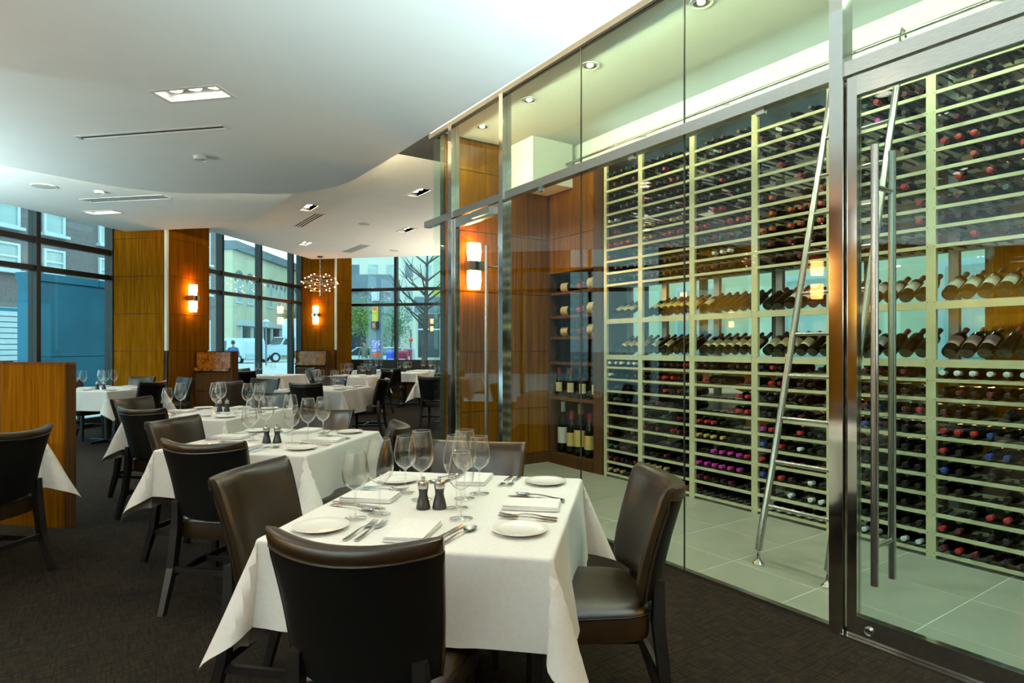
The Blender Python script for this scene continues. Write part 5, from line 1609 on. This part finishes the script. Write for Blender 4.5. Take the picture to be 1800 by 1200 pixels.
mailbox('mailbox', 'bright blue mailbox right of the grey post', 687, 27, 'bluebox', 0.40, 1.2)
mailbox('newspaper_box', 'dark red newspaper box right of the window post', 707, 27, 'redbox', 0.42, 1.2)
mailbox('newspaper_box', 'dark red newspaper box beside the bare tree', 716, 32, 'redbox', 0.40, 1.25)
bs = thing('street_sign', 'small street sign post with an orange ball and white panel', 'sign'); bs.matrix_world = TF(722, 33)
MB().box(-0.04, 0.04, 0, 0.08, GZ, 2.3).build('post', 'greywall', bs)
MB().lathe([(0, -0.12), (0.085, -0.085), (0.12, 0), (0.085, 0.085), (0, 0.12)], 12, T=Matrix.Translation((0.05, -0.22, 1.75))).build('orange_ball', 'orange', bs, True)
MB().box(-0.25, 0.25, -0.03, 0, 0.6, 1.3).build('white_panel', 'whiteframe', bs)
lp = thing('lamp_post', 'dark street lamp post with a white hood left of the truck', 'lamp post'); lp.matrix_world = TF(468, 50)
MB().tube([(0, 0, GZ), (0, 0, 3.0)], 0.07, 8).build('pole', 'greywall', lp, True)
MB().lathe([(0.12, 3.0), (0.2, 3.35), (0.34, 3.4), (0.1, 3.6), (0, 3.62)], 10).build('hood', 'whiteframe', lp, True)

# people -------------------------------------------------------------
def person(label, px, d, yaw, top, legs, arms):
    root = vroot('person', label, 'person', px, d, yaw)
    J = {}
    vs, es, rad = [], [], []
    def add(k, p, r, par=None):
        J[k] = len(vs); vs.append(p); rad.append(r)
        if par is not None: es.append((J[par], J[k]))
    add('pelvis', (0, 0, 0.96), (0.15, 0.12))
    add('waist', (0, 0, 1.10), (0.145, 0.11), 'pelvis'); add('chest', (0.01, 0, 1.32), (0.175, 0.125), 'waist'); add('neck0', (0, 0, 1.47), (0.075, 0.075), 'chest'); add('neck', (0.01, 0, 1.53), (0.055, 0.055), 'neck0')
    add('chin', (0.03, 0, 1.60), (0.070, 0.078), 'neck'); add('head', (0.02, 0, 1.69), (0.080, 0.098), 'chin'); add('crown', (0.01, 0, 1.765), (0.055, 0.07), 'head')
    for s, nm in ((-1, 'r'), (1, 'l')):
        add('hip' + nm, (0, s * 0.10, 0.90), (0.105, 0.10), 'pelvis'); add('knee' + nm, (0.02, s * 0.11, 0.50), (0.066, 0.066), 'hip' + nm); add('ank' + nm, (-0.02, s * 0.12, 0.10), (0.045, 0.045), 'knee' + nm); add('toe' + nm, (0.15, s * 0.14, 0.045), (0.045, 0.04), 'ank' + nm)
        add('sh' + nm, (0, s * 0.19, 1.42), (0.068, 0.068), 'chest')
        e, h = arms[0 if s < 0 else 1]
        add('el' + nm, (e[0], s * e[1], e[2]), (0.050, 0.050), 'sh' + nm); add('wr' + nm, (h[0], s * h[1], h[2]), (0.036, 0.036), 'el' + nm)
        dv = (Vector((h[0], s * h[1], h[2])) - Vector((e[0], s * e[1], e[2]))).normalized()
        w = Vector((h[0], s * h[1], h[2]))
        add('palm' + nm, tuple(w + dv * 0.08), (0.030, 0.040), 'wr' + nm)
        side = dv.cross(Vector((0, 1, 0))).normalized()
        for k in range(4):
            add('f%d%s' % (k, nm), tuple(w + dv * (0.16 - 0.01 * abs(k - 1.2)) + side * (k - 1.5) * 0.021), (0.010, 0.010), 'palm' + nm)
        add('th' + nm, tuple(w + dv * 0.09 + side * 0.055), (0.011, 0.011), 'wr' + nm)
    me = bpy.data.meshes.new('body'); me.from_pydata(vs, es, [])
    tmp = bpy.data.objects.new('tmp_body', me); COL.objects.link(tmp)
    md = tmp.modifiers.new('s', 'SKIN')
    for i, sv in enumerate(me.skin_vertices[0].data):
        sv.radius = rad[i]; sv.use_root = (i == 0)
    tmp.modifiers.new('d', 'SUBSURF').levels = 1
    dg = bpy.context.evaluated_depsgraph_get()
    m2 = bpy.data.meshes.new_from_object(tmp.evaluated_get(dg))
    bpy.data.objects.remove(tmp)
    m2.materials.clear()
    for mm in ('skin', top, legs, 'tyre'): m2.materials.append(M[mm])
    hands = [Vector(vs[J['palm' + n]]) for n in 'rl']
    for p in m2.polygons:
        c = p.center
        i = 1 if c.z > 0.94 else 2
        if c.z > 1.50: i = 0
        if c.z < 0.09: i = 3
        if min((c - h).length for h in hands) < 0.12: i = 0
        p.material_index = i; p.use_smooth = True
    link('body', m2, root)
    hr = MB().lathe([(0.0, 0.125), (0.05, 0.115), (0.085, 0.07), (0.098, 0.02), (0.094, -0.03), (0.075, -0.06)], 14, T=Matrix.Translation((-0.012, 0, 1.70)) @ Matrix.Diagonal((1.08, 0.90, 1, 1)), cap=False)
    hr.build('hair', 'hair', root, True)
    # facial features
    f = MB()
    f.add([(0.125, -0.012, 1.66), (0.125, 0.012, 1.66), (0.15, 0, 1.655), (0.118, 0, 1.70)], [(0, 1, 2), (0, 2, 3), (2, 1, 3)])
    f.build('nose', 'skin', root, True)
    for s in (-1, 1):
        MB().lathe([(0, -0.008), (0.008, 0), (0, 0.008)], 8, T=Matrix.Translation((0.112, s * 0.032, 1.70))).build('eye', 'hair', root, True)
        MB().lathe([(0, -0.028), (0.014, -0.01), (0.016, 0.012), (0, 0.028)], 8, T=Matrix.Translation((0.015, s * 0.092, 1.67))).build('ear', 'skin', root, True)
    MB().bar((0.112, -0.022, 1.618), (0.112, 0.022, 1.618), 0.01, 0.008).build('mouth', 'redbox', root)
    return root
person('man in a blue jacket standing with his back to the window before the van', 410, 30, -80, 'jacket_blue', 'dark_trousers', (((-0.02, 0.27, 1.16), (0.12, 0.20, 1.02)), ((-0.03, 0.28, 1.15), (0.10, 0.24, 0.98))))
person('man in a grey-green jacket and pale jeans left of the grey post', 641, 31, 80, 'jacket_grey', 'jeans', (((-0.05, 0.30, 1.16), (0.06, 0.27, 0.94)), ((-0.05, 0.30, 1.16), (0.06, 0.27, 0.94))))
